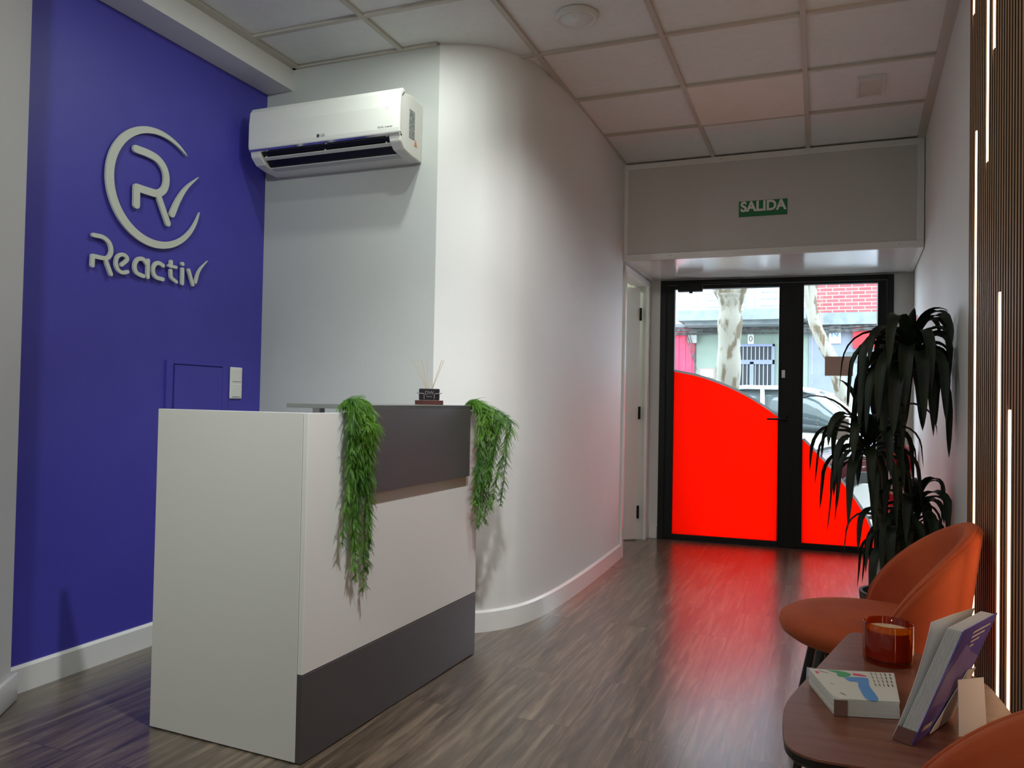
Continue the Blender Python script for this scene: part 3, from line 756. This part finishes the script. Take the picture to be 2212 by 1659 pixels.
gg = ed.grid(rows, wrap=True); ed.bm.faces.new(gg[0]); ed.bm.faces.new(gg[-1][::-1])
ed.build('table_edge', M['edge_black'], tb, off=tb.location)
for (x, y), (fx, fy) in (((.02,1.52),(-.075,1.43)), ((.11,2.08),(.05,2.25)), ((.26,1.52),(.33,1.36)), ((.27,1.92),(.36,2.08))):
    MB().tube([(x,y,ZT-.026),(fx,fy,.002)], [.017,.010], 14).build('leg', M['black_leg'], tb, off=tb.location, smooth='auto')
MB().box(-.02,1.48,ZT-.045,.28,1.95,ZT-.0262).build('apron', M['black_leg'], tb, off=tb.location)

# candle
t = thing('candle_glass', 'amber glass candle jar on the side table', 'candle', (.153, 1.985, ZT))
MB().lathe([(0,.0005),(.048,.0005),(.0525,.004),(.0535,.012),(.0535,.088),(.0515,.090),(.0500,.088),(.0500,.012),(.046,.009),(0,.009)], seg=64).build('glass_jar', M['amber'], t, smooth=True)
MB().lathe([(0,.0095),(.046,.0095),(.0492,.013),(.0492,.073),(.047,.0738),(0,.0735)], seg=64).build('wax', M['wax'], t, smooth='auto')
MB().tube([(.004,0,.073),(.005,0,.085)], .0012, 6).build('wick', M['paper'], t)

# stack of brochures lying on the table, modelled as one bound book
cz_ = ZT; zt = .533
t = thing('brochure_stack', 'thick stack of white brochures with green and blue shapes lying on the side table', 'brochure_stack', (.09, 1.70, ZT))
c0, c1, c2, c3 = (-.014,1.752), (.033,1.594), (.146,1.626), (.150,1.797)
pg = MB()
base = rounded([c0,c1,c2,c3], [.003,.008,.003,.003], 4)
for k in range(14):
    z0 = ZT+.001+k*.00215; j_ = random.uniform(-.0006,.0006)
    pg.prism([(p.x+j_,p.y+j_,z0) for p in base], (0,0,.0019))
pg.build('pages', mat('page_edges', (.60,.58,.54), .7), t, off=t.location)
def uvp(u, v, z):
    a = V((*c0,0)).lerp(V((*c3,0)), u); b = V((*c1,0)).lerp(V((*c2,0)), u); p = a.lerp(b, v); return (p.x, p.y, z)
cv = MB(); cvp = [uvp(0,0,zt-.0015), uvp(0,.82,zt-.0015), uvp(.03,.93,zt-.0017), uvp(.10,.99,zt-.0018), uvp(1,.99,zt-.0015), uvp(1,0,zt-.0015)]
cv.prism(cvp, (0,0,.0012)); cv.build('cover', M['paper_warm'], t, off=t.location)
sp_ = MB(); sp_.prism([(c1[0]-.0009,c1[1]+.016,ZT+.001),(c1[0]-.0006,c1[1]-.0012,ZT+.001),(c1[0]+.023,c1[1]+.0055-.0008,ZT+.001),(c1[0]+.022,c1[1]+.009,ZT+.001),(c1[0]+.005,c1[1]+.005,ZT+.001),(c1[0]+.003,c1[1]+.016,ZT+.001)], (0,0,.0295))
sp_.build('corner_band', mat('brown_band', (.20,.11,.09), .5), t, off=t.location)
def blob(uv, m, name='print'):
    q = MB(); P_ = catmull([(a,b,0) for a,b in uv+[uv[0]]], 6)[:-1]
    q.poly([uvp(p.x,p.y,zt+.0001) for p in P_]); q.build(name, m, t, off=t.location, recalc=False)
blob([(.20,.02),(.34,.03),(.44,.09),(.47,.16),(.42,.23),(.34,.26),(.29,.22),(.30,.12)], M['green_ink'])
blob([(.50,.10),(.58,.11),(.66,.18),(.58,.19),(.50,.16)], M['pink_ink'])
blob([(.36,.28),(.46,.24),(.62,.24),(.66,.30),(.64,.55),(.68,.97),(.50,.97),(.48,.60),(.50,.42),(.40,.40)], M['blue_ink'])
tx = MB()
def bar(u0, v0, u1, v1, wd=.006):
    a = V(uvp(u0,v0,zt+.0001)); b = V(uvp(u1,v1,zt+.0001)); n_ = (b-a).cross(V((0,0,1))).normalized()*wd/2
    tx.quad(a-n_, b-n_, b+n_, a+n_)
for k in range(5):
    for j in range(4): bar(.72+.055*k, .04+.13*j, .72+.055*k+.01, .04+.13*j+.09, .0016+.0008*(k>2))
bar(.10,.06,.20,.14,.002); bar(.16,.80,.22,.88,.002); bar(.12,.50,.17,.53,.0016)
tx.build('printed_text', M['dark_ink'], t, off=t.location, recalc=False)
lg = MB(); lg.poly([uvp(.045,.09,zt+.0001),uvp(.045,.17,zt+.0001),uvp(.085,.17,zt+.0001),uvp(.085,.09,zt+.0001)]); lg.build('printed_logo', M['pink_ink'], t, off=t.location, recalc=False)

# leaflet display standing on the table
t = thing('leaflet_display', 'pack of white leaflets with a purple back leaning on a white card stand', 'leaflet display', (.17, 1.56, ZT))
B0 = V((.154,1.509,ZT+.001)); T0 = V((.227,1.477,.715)); D = V((.0755,.1535,0)); TH = V((-.030,.020,0))
def PB(a, b, c): return B0 + D*a + (T0-B0)*b + TH*c     # a: depth, b: height, c: thickness
for k in range(13):
    c_ = .06 + .055*k + .004*random.random(); ins = .012
    q = MB(); rows = []
    for j in range(9):
        b_ = j/8; fan = (b_**2)*(.16 - .012*k)*1.0
        rows.append([PB(ins*.5, b_*.985, c_ + fan*.25 - .02), PB(1, b_*.985, c_ + fan*.25 - .02)])
    q.grid(rows); o_ = q.build('leaflet', M['paper'], t, off=t.location, solid=.0011)
q = MB(); q.grid([[PB(0,b_,0), PB(1,b_,0)] for b_ in (0,.25,.5,.75,1)]); q.build('purple_cover', M['purple'], t, off=t.location, solid=.0012)
q = MB(); rows = []
for j in range(11):
    b_ = j/10; rows.append([PB(0, b_, .95 + .55*b_**2.2), PB(.5, b_, .95 + .40*b_**2.2), PB(1, b_, .95 + .12*b_**2.2)])
q.grid(rows); q.build('front_sheet', M['paper'], t, off=t.location, smooth=True, solid=.001)
# band of dark print around the pack foot
MB().prism([PB(-.012,0,.02), PB(-.012,0,.93), PB(-.012,.12,.93), PB(-.012,.12,.02)], D*.008).build('foot_band', mat('brown_band_2', (.16,.07,.06), .5), t, off=t.location)
nf = TH.cross(T0-B0).normalized(); outn = D.cross(T0-B0).normalized()
if outn.dot(V((.9,-.44,0))) < 0: outn = -outn
def face(a, b): return PB(a,b,0) + outn*.0010
q = MB(); q.poly([face(.02,.33), face(.98,.24), face(.98,.62), face(.6,.72), face(.30,.84), face(.06,.60)]); q.build('printed_panel', M['purple_light'], t, off=t.location, recalc=False)
q = MB()
for k in range(4):
    b_ = .93 - .045*k; q = MB(); q.poly([face(.34+.03*k,b_-.010)+outn*.0004, face(.86-.10*k,b_-.010)+outn*.0004, face(.86-.10*k,b_+.008)+outn*.0004, face(.34+.03*k,b_+.008)+outn*.0004]); q.build('printed_line', M['paper'], t, off=t.location, recalc=False)
q = MB(); q.poly([face(.10,.10)+outn*.0004, face(.34,.10)+outn*.0004, face(.34,.15)+outn*.0004, face(.10,.15)+outn*.0004])
q.build('printed_logo', M['paper'], t, off=t.location, recalc=False); q = MB()
for k in range(3): q.poly([face(.55+.13*k,.155)+outn*.0004, face(.63+.13*k,.155)+outn*.0004, face(.63+.13*k,.185)+outn*.0004, face(.55+.13*k,.185)+outn*.0004])
q.build('printed_text', M['paper'], t, off=t.location, recalc=False)
# card easel: back card against the cover, folded strut to the table
def card(pts, name): 
    q = MB(); q.poly(pts); return q.build(name, M['paper'], t, off=t.location, solid=.0016, bevel=0)
card([face(.42,.015)+outn*.002, face(1.05,.015)+outn*.002, face(1.05,.50)+outn*.002, face(.78,.52)+outn*.002], 'easel_card')
pa = face(.48,.50)+outn*.004; pb = pa + V((.043,.024,.003))
card([pa, pb, V((.284,1.612,ZT+.001)), V((.236,1.585,ZT+.001))], 'easel_strut')

# ================================================================ POTTED DRACAENA
px, py = .322, 3.76
pl_ = thing('potted_dracaena', 'tall dark green dracaena in a charcoal pot by the right wall', 'plant', (px, py, 0))
MB().lathe([(0,0),(.112,0),(.118,.006),(.150,.272),(.150,.280),(.136,.280),(.134,.27),(.130,.24),(0,.24)], seg=56).build('pot', M['pot'], pl_, smooth='auto')
MB().lathe([(0,.262),(.06,.260),(.131,.250)], seg=40).build('soil', M['soil'], pl_, smooth=True)
def leafstrip(mb, base, az, el, ln, wd, droop, twist=0, n=12):
    for tries in range(12):
        q = V(base); e = el; ok = True
        for i in range(n):
            q = q + V((math.cos(az)*math.cos(e), math.sin(az)*math.cos(e), math.sin(e)))*(ln/n)
            if q.x > xr(q.y + py) - px - .012: ok = False
            e = max(e - droop/n*(1 + 1.2*i/n)*(.3+abs(math.cos(e))), -1.5)
        if ok: break
        if tries < 6: ln *= .93; el = min(el + .12, 1.45)
        else: az += .35 if math.sin(az) > 0 else -.35
    p = V(base); rows = []; e = el
    for i in range(n+1):
        s_ = i/n
        d_ = V((math.cos(az)*math.cos(e), math.sin(az)*math.cos(e), math.sin(e)))
        sd = V((-math.sin(az), math.cos(az), 0)); up_ = sd.cross(d_)*-1
        w_ = wd*(.35 + .65*min(1, s_*3.5))*(1 - s_**2.6)**.8 + .0006
        sd2 = (sd*math.cos(twist*s_) + up_*math.sin(twist*s_))
        rows.append([p - sd2*w_/2, p - sd2*w_*.25 + up_*-.12*w_, p + up_*-.22*w_, p + sd2*w_*.25 + up_*-.12*w_, p + sd2*w_/2])
        q = p + d_*(ln/n)
        lim = xr(q.y + py) - px - .025
        if q.x > lim: q.x = lim
        p = q
        e = max(e - droop/n*(1 + 1.2*s_)*(.3+abs(math.cos(e))), -1.5)
        az += random.uniform(-.04,.04)
    mb.grid(rows)
def crown(c, n, ln, wd, droop, up0, seed, azr=(0, 2*PI), extra=()):
    random.seed(seed); mb = MB()
    for i in range(n):
        az = azr[0] + (azr[1]-azr[0])*((i*.618034) % 1) + random.uniform(-.15,.15)
        el = up0 - 1.15*(i/n) + random.uniform(-.15,.15)
        h = .10*(1 - i/n)
        leafstrip(mb, (c[0]+.012*math.cos(az), c[1]+.012*math.sin(az), c[2]-.03+h), az, el, ln*random.uniform(.75,1.12), wd*random.uniform(.85,1.15), droop*random.uniform(.8,1.2), random.uniform(-.5,.5))
    for a in extra: leafstrip(mb, *a)
    return mb.build('leaves', M['leaf_dark'], pl_, smooth=True, recalc=False)
# main stem
st1 = catmull([(.0,0,.25),(.0,.0,.55),(.012,-.01,.95),(.03,-.04,1.18),(.04,-.06,1.30)], 8)
MB().tube(st1, [.017-.006*i/len(st1) for i in range(len(st1))], 12).build('stem', M['stem'], pl_, smooth=True)
crown((.04,-.06,1.27), 52, .48, .056, 2.6, 1.15, 11, extra=[((.05,-.06,1.36), -.5, 1.0, .32, .048, 1.7), ((.03,-.06,1.35), math.radians(175), .75, .48, .04, 2.2), ((.03,-.06,1.34), math.radians(200), .6, .52, .036, 2.6), ((.03,-.06,1.36), math.radians(-60), 1.4, .15, .055, .4)])
st2 = catmull([(-.04,-.02,.25),(-.055,-.03,.5),(-.09,-.04,.75),(-.12,-.05,.90)], 8)
MB().tube(st2, [.013-.004*i/len(st2) for i in range(len(st2))], 10).build('stem', M['stem'], pl_, smooth=True)
crown((-.12,-.05,.88), 34, .42, .044, 2.6, 1.2, 12, extra=[((-.12,-.05,.92), math.radians(170), 1.2, .42, .04, 1.2), ((-.12,-.05,.92), math.radians(120), 1.3, .40, .04, .9)])
st3 = catmull([(.03,.03,.25),(.05,.04,.45),(.07,.03,.62)], 8)
MB().tube(st3, [.012-.004*i/len(st3) for i in range(len(st3))], 10).build('stem', M['stem'], pl_, smooth=True)
crown((.07,.03,.60), 24, .40, .044, 2.8, 1.2, 13)
crown((-.02,-.02,.52), 16, .34, .042, 2.9, 1.1, 14)

# ================================================================ STREET OUTSIDE
M['stucco'] = mottled('stucco', (.42,.40,.34), (.50,.47,.40), 40, .9, .6)
M['green_paint'] = mottled('green_paint', (.21,.265,.225), (.24,.30,.25), 3, .8)
M['greyblue_paint'] = mottled('greyblue_paint', (.19,.215,.27), (.22,.245,.30), 3, .8)
M['concrete'] = mottled('concrete', (.17,.20,.21), (.23,.265,.27), 6, .85)
M['asphalt'] = mottled('asphalt', (.07,.07,.072), (.10,.10,.10), 60, .9)
M['paving'] = mottled('paving', (.30,.29,.27), (.36,.35,.33), 20, .9)
M['white_out'] = mat('white_out', (.34,.38,.41), .5)
M['shutter_red'] = mottled('shutter_red', (.62,.03,.09), (.70,.05,.12), 6, .5)
M['blue_metal'] = mat('blue_metal', (.20,.23,.36), .4)
M['cable'] = mottled('cable', (.03,.03,.03), (.12,.12,.12), 12, .7)
M['bark'] = mottled('bark', (.10,.075,.045), (.24,.225,.19), 7, .85, .5, stretch=(1,1,.45), detail=5, lo=.42, hi=.50)
M['car_white'] = mat('car_white', (.80,.80,.82), .12)
M['car_maroon'] = mat('car_maroon', (.06,.012,.016), .08, Coat_Weight=1)
M['car_glass'] = mat('car_glass', (.10,.13,.14), .03, Coat_Weight=1)
M['tyre'] = mat('tyre', (.02,.02,.02), .8)
def brick_mat():
    m = mat('brick', (.4,.1,.1), .8); tc = N(m,'ShaderNodeTexCoord'); mp = N(m,'ShaderNodeMapping'); mp.inputs['Rotation'].default_value = (PI/2,0,0)
    br = N(m,'ShaderNodeTexBrick'); br.inputs['Scale'].default_value = 1; br.inputs['Brick Width'].default_value = .24; br.inputs['Row Height'].default_value = .075; br.inputs['Mortar Size'].default_value = .008
    br.inputs['Color1'].default_value = (.33,.085,.09,1); br.inputs['Color2'].default_value = (.27,.06,.07,1); br.inputs['Mortar'].default_value = (.50,.30,.30,1)
    L(m, tc.outputs['Object'], mp.inputs[0]); L(m, mp.outputs[0], br.inputs['Vector']); L(m, br.outputs[0], bsdf(m).inputs['Base Color']); return m
M['brick'] = brick_mat()
ZS = -.12
struct(MB().box(-14, 9.2, ZS-.2, 14, 14.4, ZS-.12).build('floor_street', M['asphalt']))
struct(MB().box(-14, 6.62, ZS-.2, 14, 9.2, ZS).box(-14, 14.4, ZS-.2, 14, 17.2, ZS).build('floor_pavement', M['paving']))
struct(MB().box(-1.3, 6.42, ZS-.2, .75, 6.62, -.01).build('floor_threshold', M['concrete']))
struct(MB().box(-6, 6.42, ZS-.2, -1.16, 6.75, 6).box(.62, 6.42, ZS-.2, 5, 6.75, 6).box(-1.16, 6.45, 2.25, .62, 6.75, 6).build('wall_facade', M['stucco']))
YS = 17.0
b1 = thing('apartment_building', 'pale green apartment building with a white balcony across the street', 'building', (-2.0, YS, ZS))
MB().box(-2.46, YS, ZS, -.2, YS+.5, 2.8).build('ground_floor_wall', M['green_paint'], b1, off=b1.location)
MB().box(-2.46, YS, 2.805, -.2, YS+.5, 8.5).build('upper_wall', M['white_out'], b1, off=b1.location)
MB().box(-2.72, YS-.9, 2.78, -.25, YS, 2.99).box(-2.60, YS-.75, 2.70, -.3, YS, 2.78).build('balcony_slab', M['concrete'], b1, off=b1.location)
rl = MB(); rl.box(-2.66, YS-.88, 3.05, -.3, YS-.85, 3.09).box(-2.66, YS-.88, 3.95, -.3, YS-.84, 4.0)
k = -2.65
while k < -.3: rl.box(k, YS-.87, 3.0, k+.014, YS-.855, 3.96); k += .11
rl.build('balcony_railing', M['white_out'], b1, off=b1.location)
for x in (-2.35, -1.25):
    wn_ = MB().box(x, YS-.05, 3.05, x+.85, YS-.001, 5.2).build('window', M['white_out'], b1, off=b1.location)
    q = MB()
    for zz in range(9): q.box(x+.08, YS-.06, 3.15+zz*.14, x+.77, YS-.05, 3.15+zz*.14+.05)
    q.build('shutter_slats', mat('slat_grey', (.30,.33,.45), .6), wn_, off=b1.location)
dd = MB().box(-1.80, YS-.03, ZS, -.86, YS-.001, 2.35).build('entrance_door', mat('door_dark', (.03,.035,.05), .4), b1, off=b1.location)
q = MB().box(-1.80,YS-.07,ZS,-1.76,YS-.03,2.35).box(-.90,YS-.07,ZS,-.86,YS-.03,2.35).box(-1.35,YS-.07,ZS,-1.27,YS-.03,1.98).box(-1.80,YS-.07,2.30,-.86,YS-.03,2.35).box(-1.80,YS-.07,1.93,-.86,YS-.03,2.02).box(-1.8,YS-.06,ZS,-.86,YS-.03,.75)
q.build('door_frame', M['blue_metal'], dd, off=b1.location)
q = MB()
for i in range(11):
    x = -1.74 + i*.082; q.box(x, YS-.055, .75, x+.016, YS-.04, 2.30)
q.build('door_bars', M['white_out'], dd, off=b1.location)
MB().box(-1.40,YS-.012,2.36,-1.28,YS-.001,2.56).build('number_plate', M['sign_white'], b1, off=b1.location)
text('lettering', '0', .17, M['dark_ink'], b1, (-1.34-b1.location.x, -.014, 2.46-ZS), (1,0,0), (0,0,1), .002)
MB().box(-2.62,YS-.14,2.38,-2.44,YS-.0,2.62).build('meter_box', mat('meter_grey', (.34,.35,.33), .6), b1, off=b1.location)
MB().box(-2.36,YS-.02,1.66,-2.10,YS-.001,1.82).build('plaque', M['sign_white'], b1, off=b1.location)
MB().box(-2.40,YS-.015,1.63,-2.06,YS-.0005,1.85).build('plaque_frame', mat('plaque_edge', (.30,.24,.22), .5), b1, off=b1.location)
q = MB()
random.seed(3)
for k in range(9):
    z = 2.58 + .018*k; q.tube(catmull([(-3.4,YS-.12,z+.02), (-2.7,YS-.14,z+random.uniform(-.03,.02)), (-1.8,YS-.15,z+random.uniform(-.03,.03)), (-.9,YS-.15,z+random.uniform(-.03,.03)), (.2,YS-.14,z-.02+random.uniform(-.03,.03)), (1.8,YS-.12,z+.10)], 5), .016, 6)
for k in range(3): q.tube(catmull([(-2.7+.05*k,YS-.14,2.6), (-2.6+.04*k,YS-.16,2.3), (-2.5+.03*k,YS-.1,2.0-.1*k)], 5), .009, 5)
tag(q.build('cable_bundle', M['cable']), 'dark bundle of cables running under the balcony across the street', 'cables')
b2 = thing('shuttered_shop', 'shop with a bright red shutter at the left across the street', 'building', (-3.4, YS, ZS))
MB().box(-4.6,YS+.02,ZS,-2.462,YS+.5,2.795).build('ground_floor_wall', M['concrete'], b2, off=b2.location)
MB().box(-4.6,YS+.02,2.8,-2.465,YS+.5,8.5).build('upper_wall', M['white_out'], b2, off=b2.location)
q = MB().box(-4.2,YS-.03,ZS,-2.50,YS+.018,2.72)
for i in range(12): q.box(-4.15+i*.14,YS-.045,ZS,-4.15+i*.14+.06,YS-.03,2.72)
q.build('red_shutter', M['shutter_red'], b2, off=b2.location)
b3 = thing('brick_building', 'red brick building with a grey blue ground floor across the street', 'building', (1.8, YS, ZS))
MB().box(-.2,YS-.02,ZS,4.5,YS+.5,2.75).build('ground_floor_wall', M['greyblue_paint'], b3, off=b3.location)
MB().box(-.12,YS-.02,2.96,4.5,YS+.5,8.5).build('brick_wall', M['brick'], b3, off=b3.location)
MB().box(-.2,YS-.20,2.72,4.5,YS+.5,2.96).build('ledge', M['concrete'], b3, off=b3.location)
MB().box(.18,YS-.05,2.35,.40,YS-.02,2.72).build('street_sign', M['sign_white'], b3, off=b3.location)
text('lettering', 'N', .2, M['blue_ink'], b3, (.29-1.8,-.055,2.54-ZS), (1,0,0), (0,0,1), .002)
MB().box(.62,YS-.10,2.25,1.25,YS-.02,2.66).build('shop_sign', M['sign_red'], b3, off=b3.location)
MB().box(.48,YS-.03,1.96,1.05,YS-.01,2.18).build('shop_window', M['car_glass'], b3, off=b3.location)
MB().box(-.19,YS-.03,ZS,.9,YS-.02,1.35).build('stone_base', mottled('stone_base', (.36,.38,.42), (.5,.52,.58), 12, .7), b3, off=b3.location)
MB().box(.5,YS-.25,4.0,1.6,YS-.02,4.1).build('upper_ledge', M['concrete'], b3, off=b3.location)

# plane trees
t = thing('plane_tree', 'straight thick plane tree trunk standing in front of the left door pane', 'tree', (-1.20, 11.2, ZS))
q = MB()
tr_ = catmull([(-1.17,11.2,ZS),(-1.185,11.2,.8),(-1.175,11.2,1.6),(-1.165,11.2,2.3),(-1.16,11.2,2.62)], 8)
rr_ = [.205 - .045*min(1, i/12) + .01*math.sin(i*.9) for i in range(len(tr_))]; rr_[-1] = .20; rr_[-2] = .18
q.tube(tr_, rr_, 24)
q.build('trunk', M['bark'], t, off=t.location, smooth=True)
for pts, r_ in (([(-1.16,11.2,2.5),(-1.42,11.25,3.0),(-1.75,11.3,3.9),(-2.0,11.4,5.2)], [.13,.10,.085,.06]), ([(-1.14,11.2,2.5),(-.95,11.15,3.1),(-.75,11.0,4.1),(-.6,10.9,5.4)], [.14,.115,.09,.06])):
    MB().tube(catmull(pts, 6), [r_[min(3, i//6)] for i in range(19)], 16).build('branch', M['bark'], t, off=t.location, smooth=True)
t = thing('plane_tree', 'slender bent plane tree seen through the right door pane', 'tree', (.42, 13.9, ZS))
pts = [(.50,13.9,ZS),(.42,13.9,.8),(.27,13.9,1.65),(.05,13.9,2.15),(-.10,13.9,2.55),(-.13,13.9,3.0),(-.02,13.9,3.6),(.1,13.9,4.8)]
P_ = catmull(pts, 6); MB().tube(P_, [.12-.05*i/len(P_) for i in range(len(P_))], 16).build('trunk', M['bark'], t, off=t.location, smooth=True)
MB().tube(catmull([(-.10,13.9,2.55),(-.2,13.85,2.9),(-.35,13.8,3.9)], 6), .05, 12).build('branch', M['bark'], t, off=t.location, smooth=True)

# cars: local x = length (front towards +x), y = width
def car(name, label, loc, rz, paint, Lc=4.1, Hc=1.48):
    t = thing(name, label, 'car', loc, rz)
    z0 = .22
    st = [(-.5,.55,.60),(-.49,.70,.92),(-.42,.80,1.0),(-.25,.86,.96),(0,.88,.94),(.16,.88,.93),(.22,.87,.92),(.34,.84,.86),(.44,.78,.78),(.49,.66,.64),(.5,.5,.5)]
    rows = []
    for fx, hw, ht in st:
        x = fx*Lc; b = z0 + (.12 if abs(fx) > .45 else 0)
        rows.append([(x,-hw*.93,b),(x,-hw,b+.15),(x,-hw,ht-.2),(x,-hw*.95,ht-.06),(x,-hw*.80,ht),(x,0,ht+.02),(x,hw*.80,ht),(x,hw*.95,ht-.06),(x,hw,ht-.2),(x,hw,b+.15),(x,hw*.93,b)])
    q = MB(); gg = q.grid(rows, wrap=True); q.bm.faces.new(gg[0]); q.bm.faces.new(gg[-1][::-1])
    q.build('body', paint, t, smooth=True, sub=2)
    st = [(-.47,.70,.98,.98),(-.42,.68,1.18,.97),(-.36,.64,Hc-.05,.95),(-.22,.62,Hc,.93),(-.02,.62,Hc-.01,.92),(.06,.63,Hc-.08,.92),(.15,.70,1.15,.91),(.23,.74,.93,.90)]
    rows = []
    for fx, hw, zt_, zb in st:
        x = fx*Lc; rows.append([(x,-.82,zb-.04),(x,-hw-.06,(zb+zt_)/2),(x,-hw,zt_-.03),(x,-hw*.6,zt_),(x,hw*.6,zt_),(x,hw,zt_-.03),(x,hw+.06,(zb+zt_)/2),(x,.82,zb-.04)])
    q = MB(); gg = q.grid(rows, wrap=True); q.bm.faces.new(gg[0]); q.bm.faces.new(gg[-1][::-1])
    q.build('cabin', M['car_glass'], t, smooth=True, sub=1)
    q = MB(); rr2 = []
    for fx, hw, zt_, zb in st[2:6]:
        x = fx*Lc; rr2.append([(x,-hw-.012,zt_-.05),(x,-hw*.6,zt_+.006),(x,hw*.6,zt_+.006),(x,hw+.012,zt_-.05)])
    q.grid(rr2); q.build('roof', paint, t, smooth=True, solid=.03, sub=1)
    for sy in (-1,1):
        q = MB()
        for path in ([(-.36,.66,Hc-.08),(-.455,.80,1.0)], [(-.14,.655,Hc-.06),(-.13,.80,.96)], [(.055,.66,Hc-.11),(.225,.79,.95)], [(-.36,.665,Hc-.07),(-.2,.65,Hc-.035),(-.02,.65,Hc-.045),(.055,.66,Hc-.11)]):
            q.tube([(a*Lc, sy*b, c) for a, b, c in path], .032, 8)
        q.build('pillar', paint, t, smooth=True)
        q = MB().lathe([(0,-.05),(.06,-.05),(.08,0),(.06,.05),(0,.05)], seg=16, M=Matrix.Translation((.14*Lc, sy*.94, 1.0)))
        q.build('wing_mirror', paint, t, smooth=True)
        for fx in (-.31, .31):
            Mw = Matrix.Translation((fx*Lc, sy*.80, .31)) @ Matrix.Rotation(PI/2, 4, 'X')
            w_ = MB().lathe([(.0,-.09),(.19,-.09),(.30,-.085),(.31,-.06),(.31,.06),(.30,.085),(.19,.09),(0,.09)], seg=32, M=Mw).build('wheel', M['tyre'], t, smooth='auto')
            MB().lathe([(0,-.095),(.17,-.095),(.19,-.088)], seg=32, M=Mw).lathe([(0,.095),(.17,.095),(.19,.088)], seg=32, M=Mw).build('hubcap', M['silver'], w_)
        q = MB().lathe([(0,-.05),(.07,-.04),(.09,.0),(.07,.04),(0,.05)], seg=20, M=Matrix.Translation((.465*Lc, sy*.58, .64)) @ Matrix.Scale(1.4,4,(0,1,0)))
        q.build('headlight', M['chrome'], t, smooth=True)
    return t
car('white_car', 'white hatchback parked across the street behind the plane tree', (-.15, 12.7, ZS-.12), math.radians(-8), M['car_white'], 3.9, 1.62)
car('maroon_car', 'dark maroon car parked nearer, seen through the right door pane', (1.75, 10.2, ZS-.12), math.radians(182), M['car_maroon'], 4.2, 1.45)
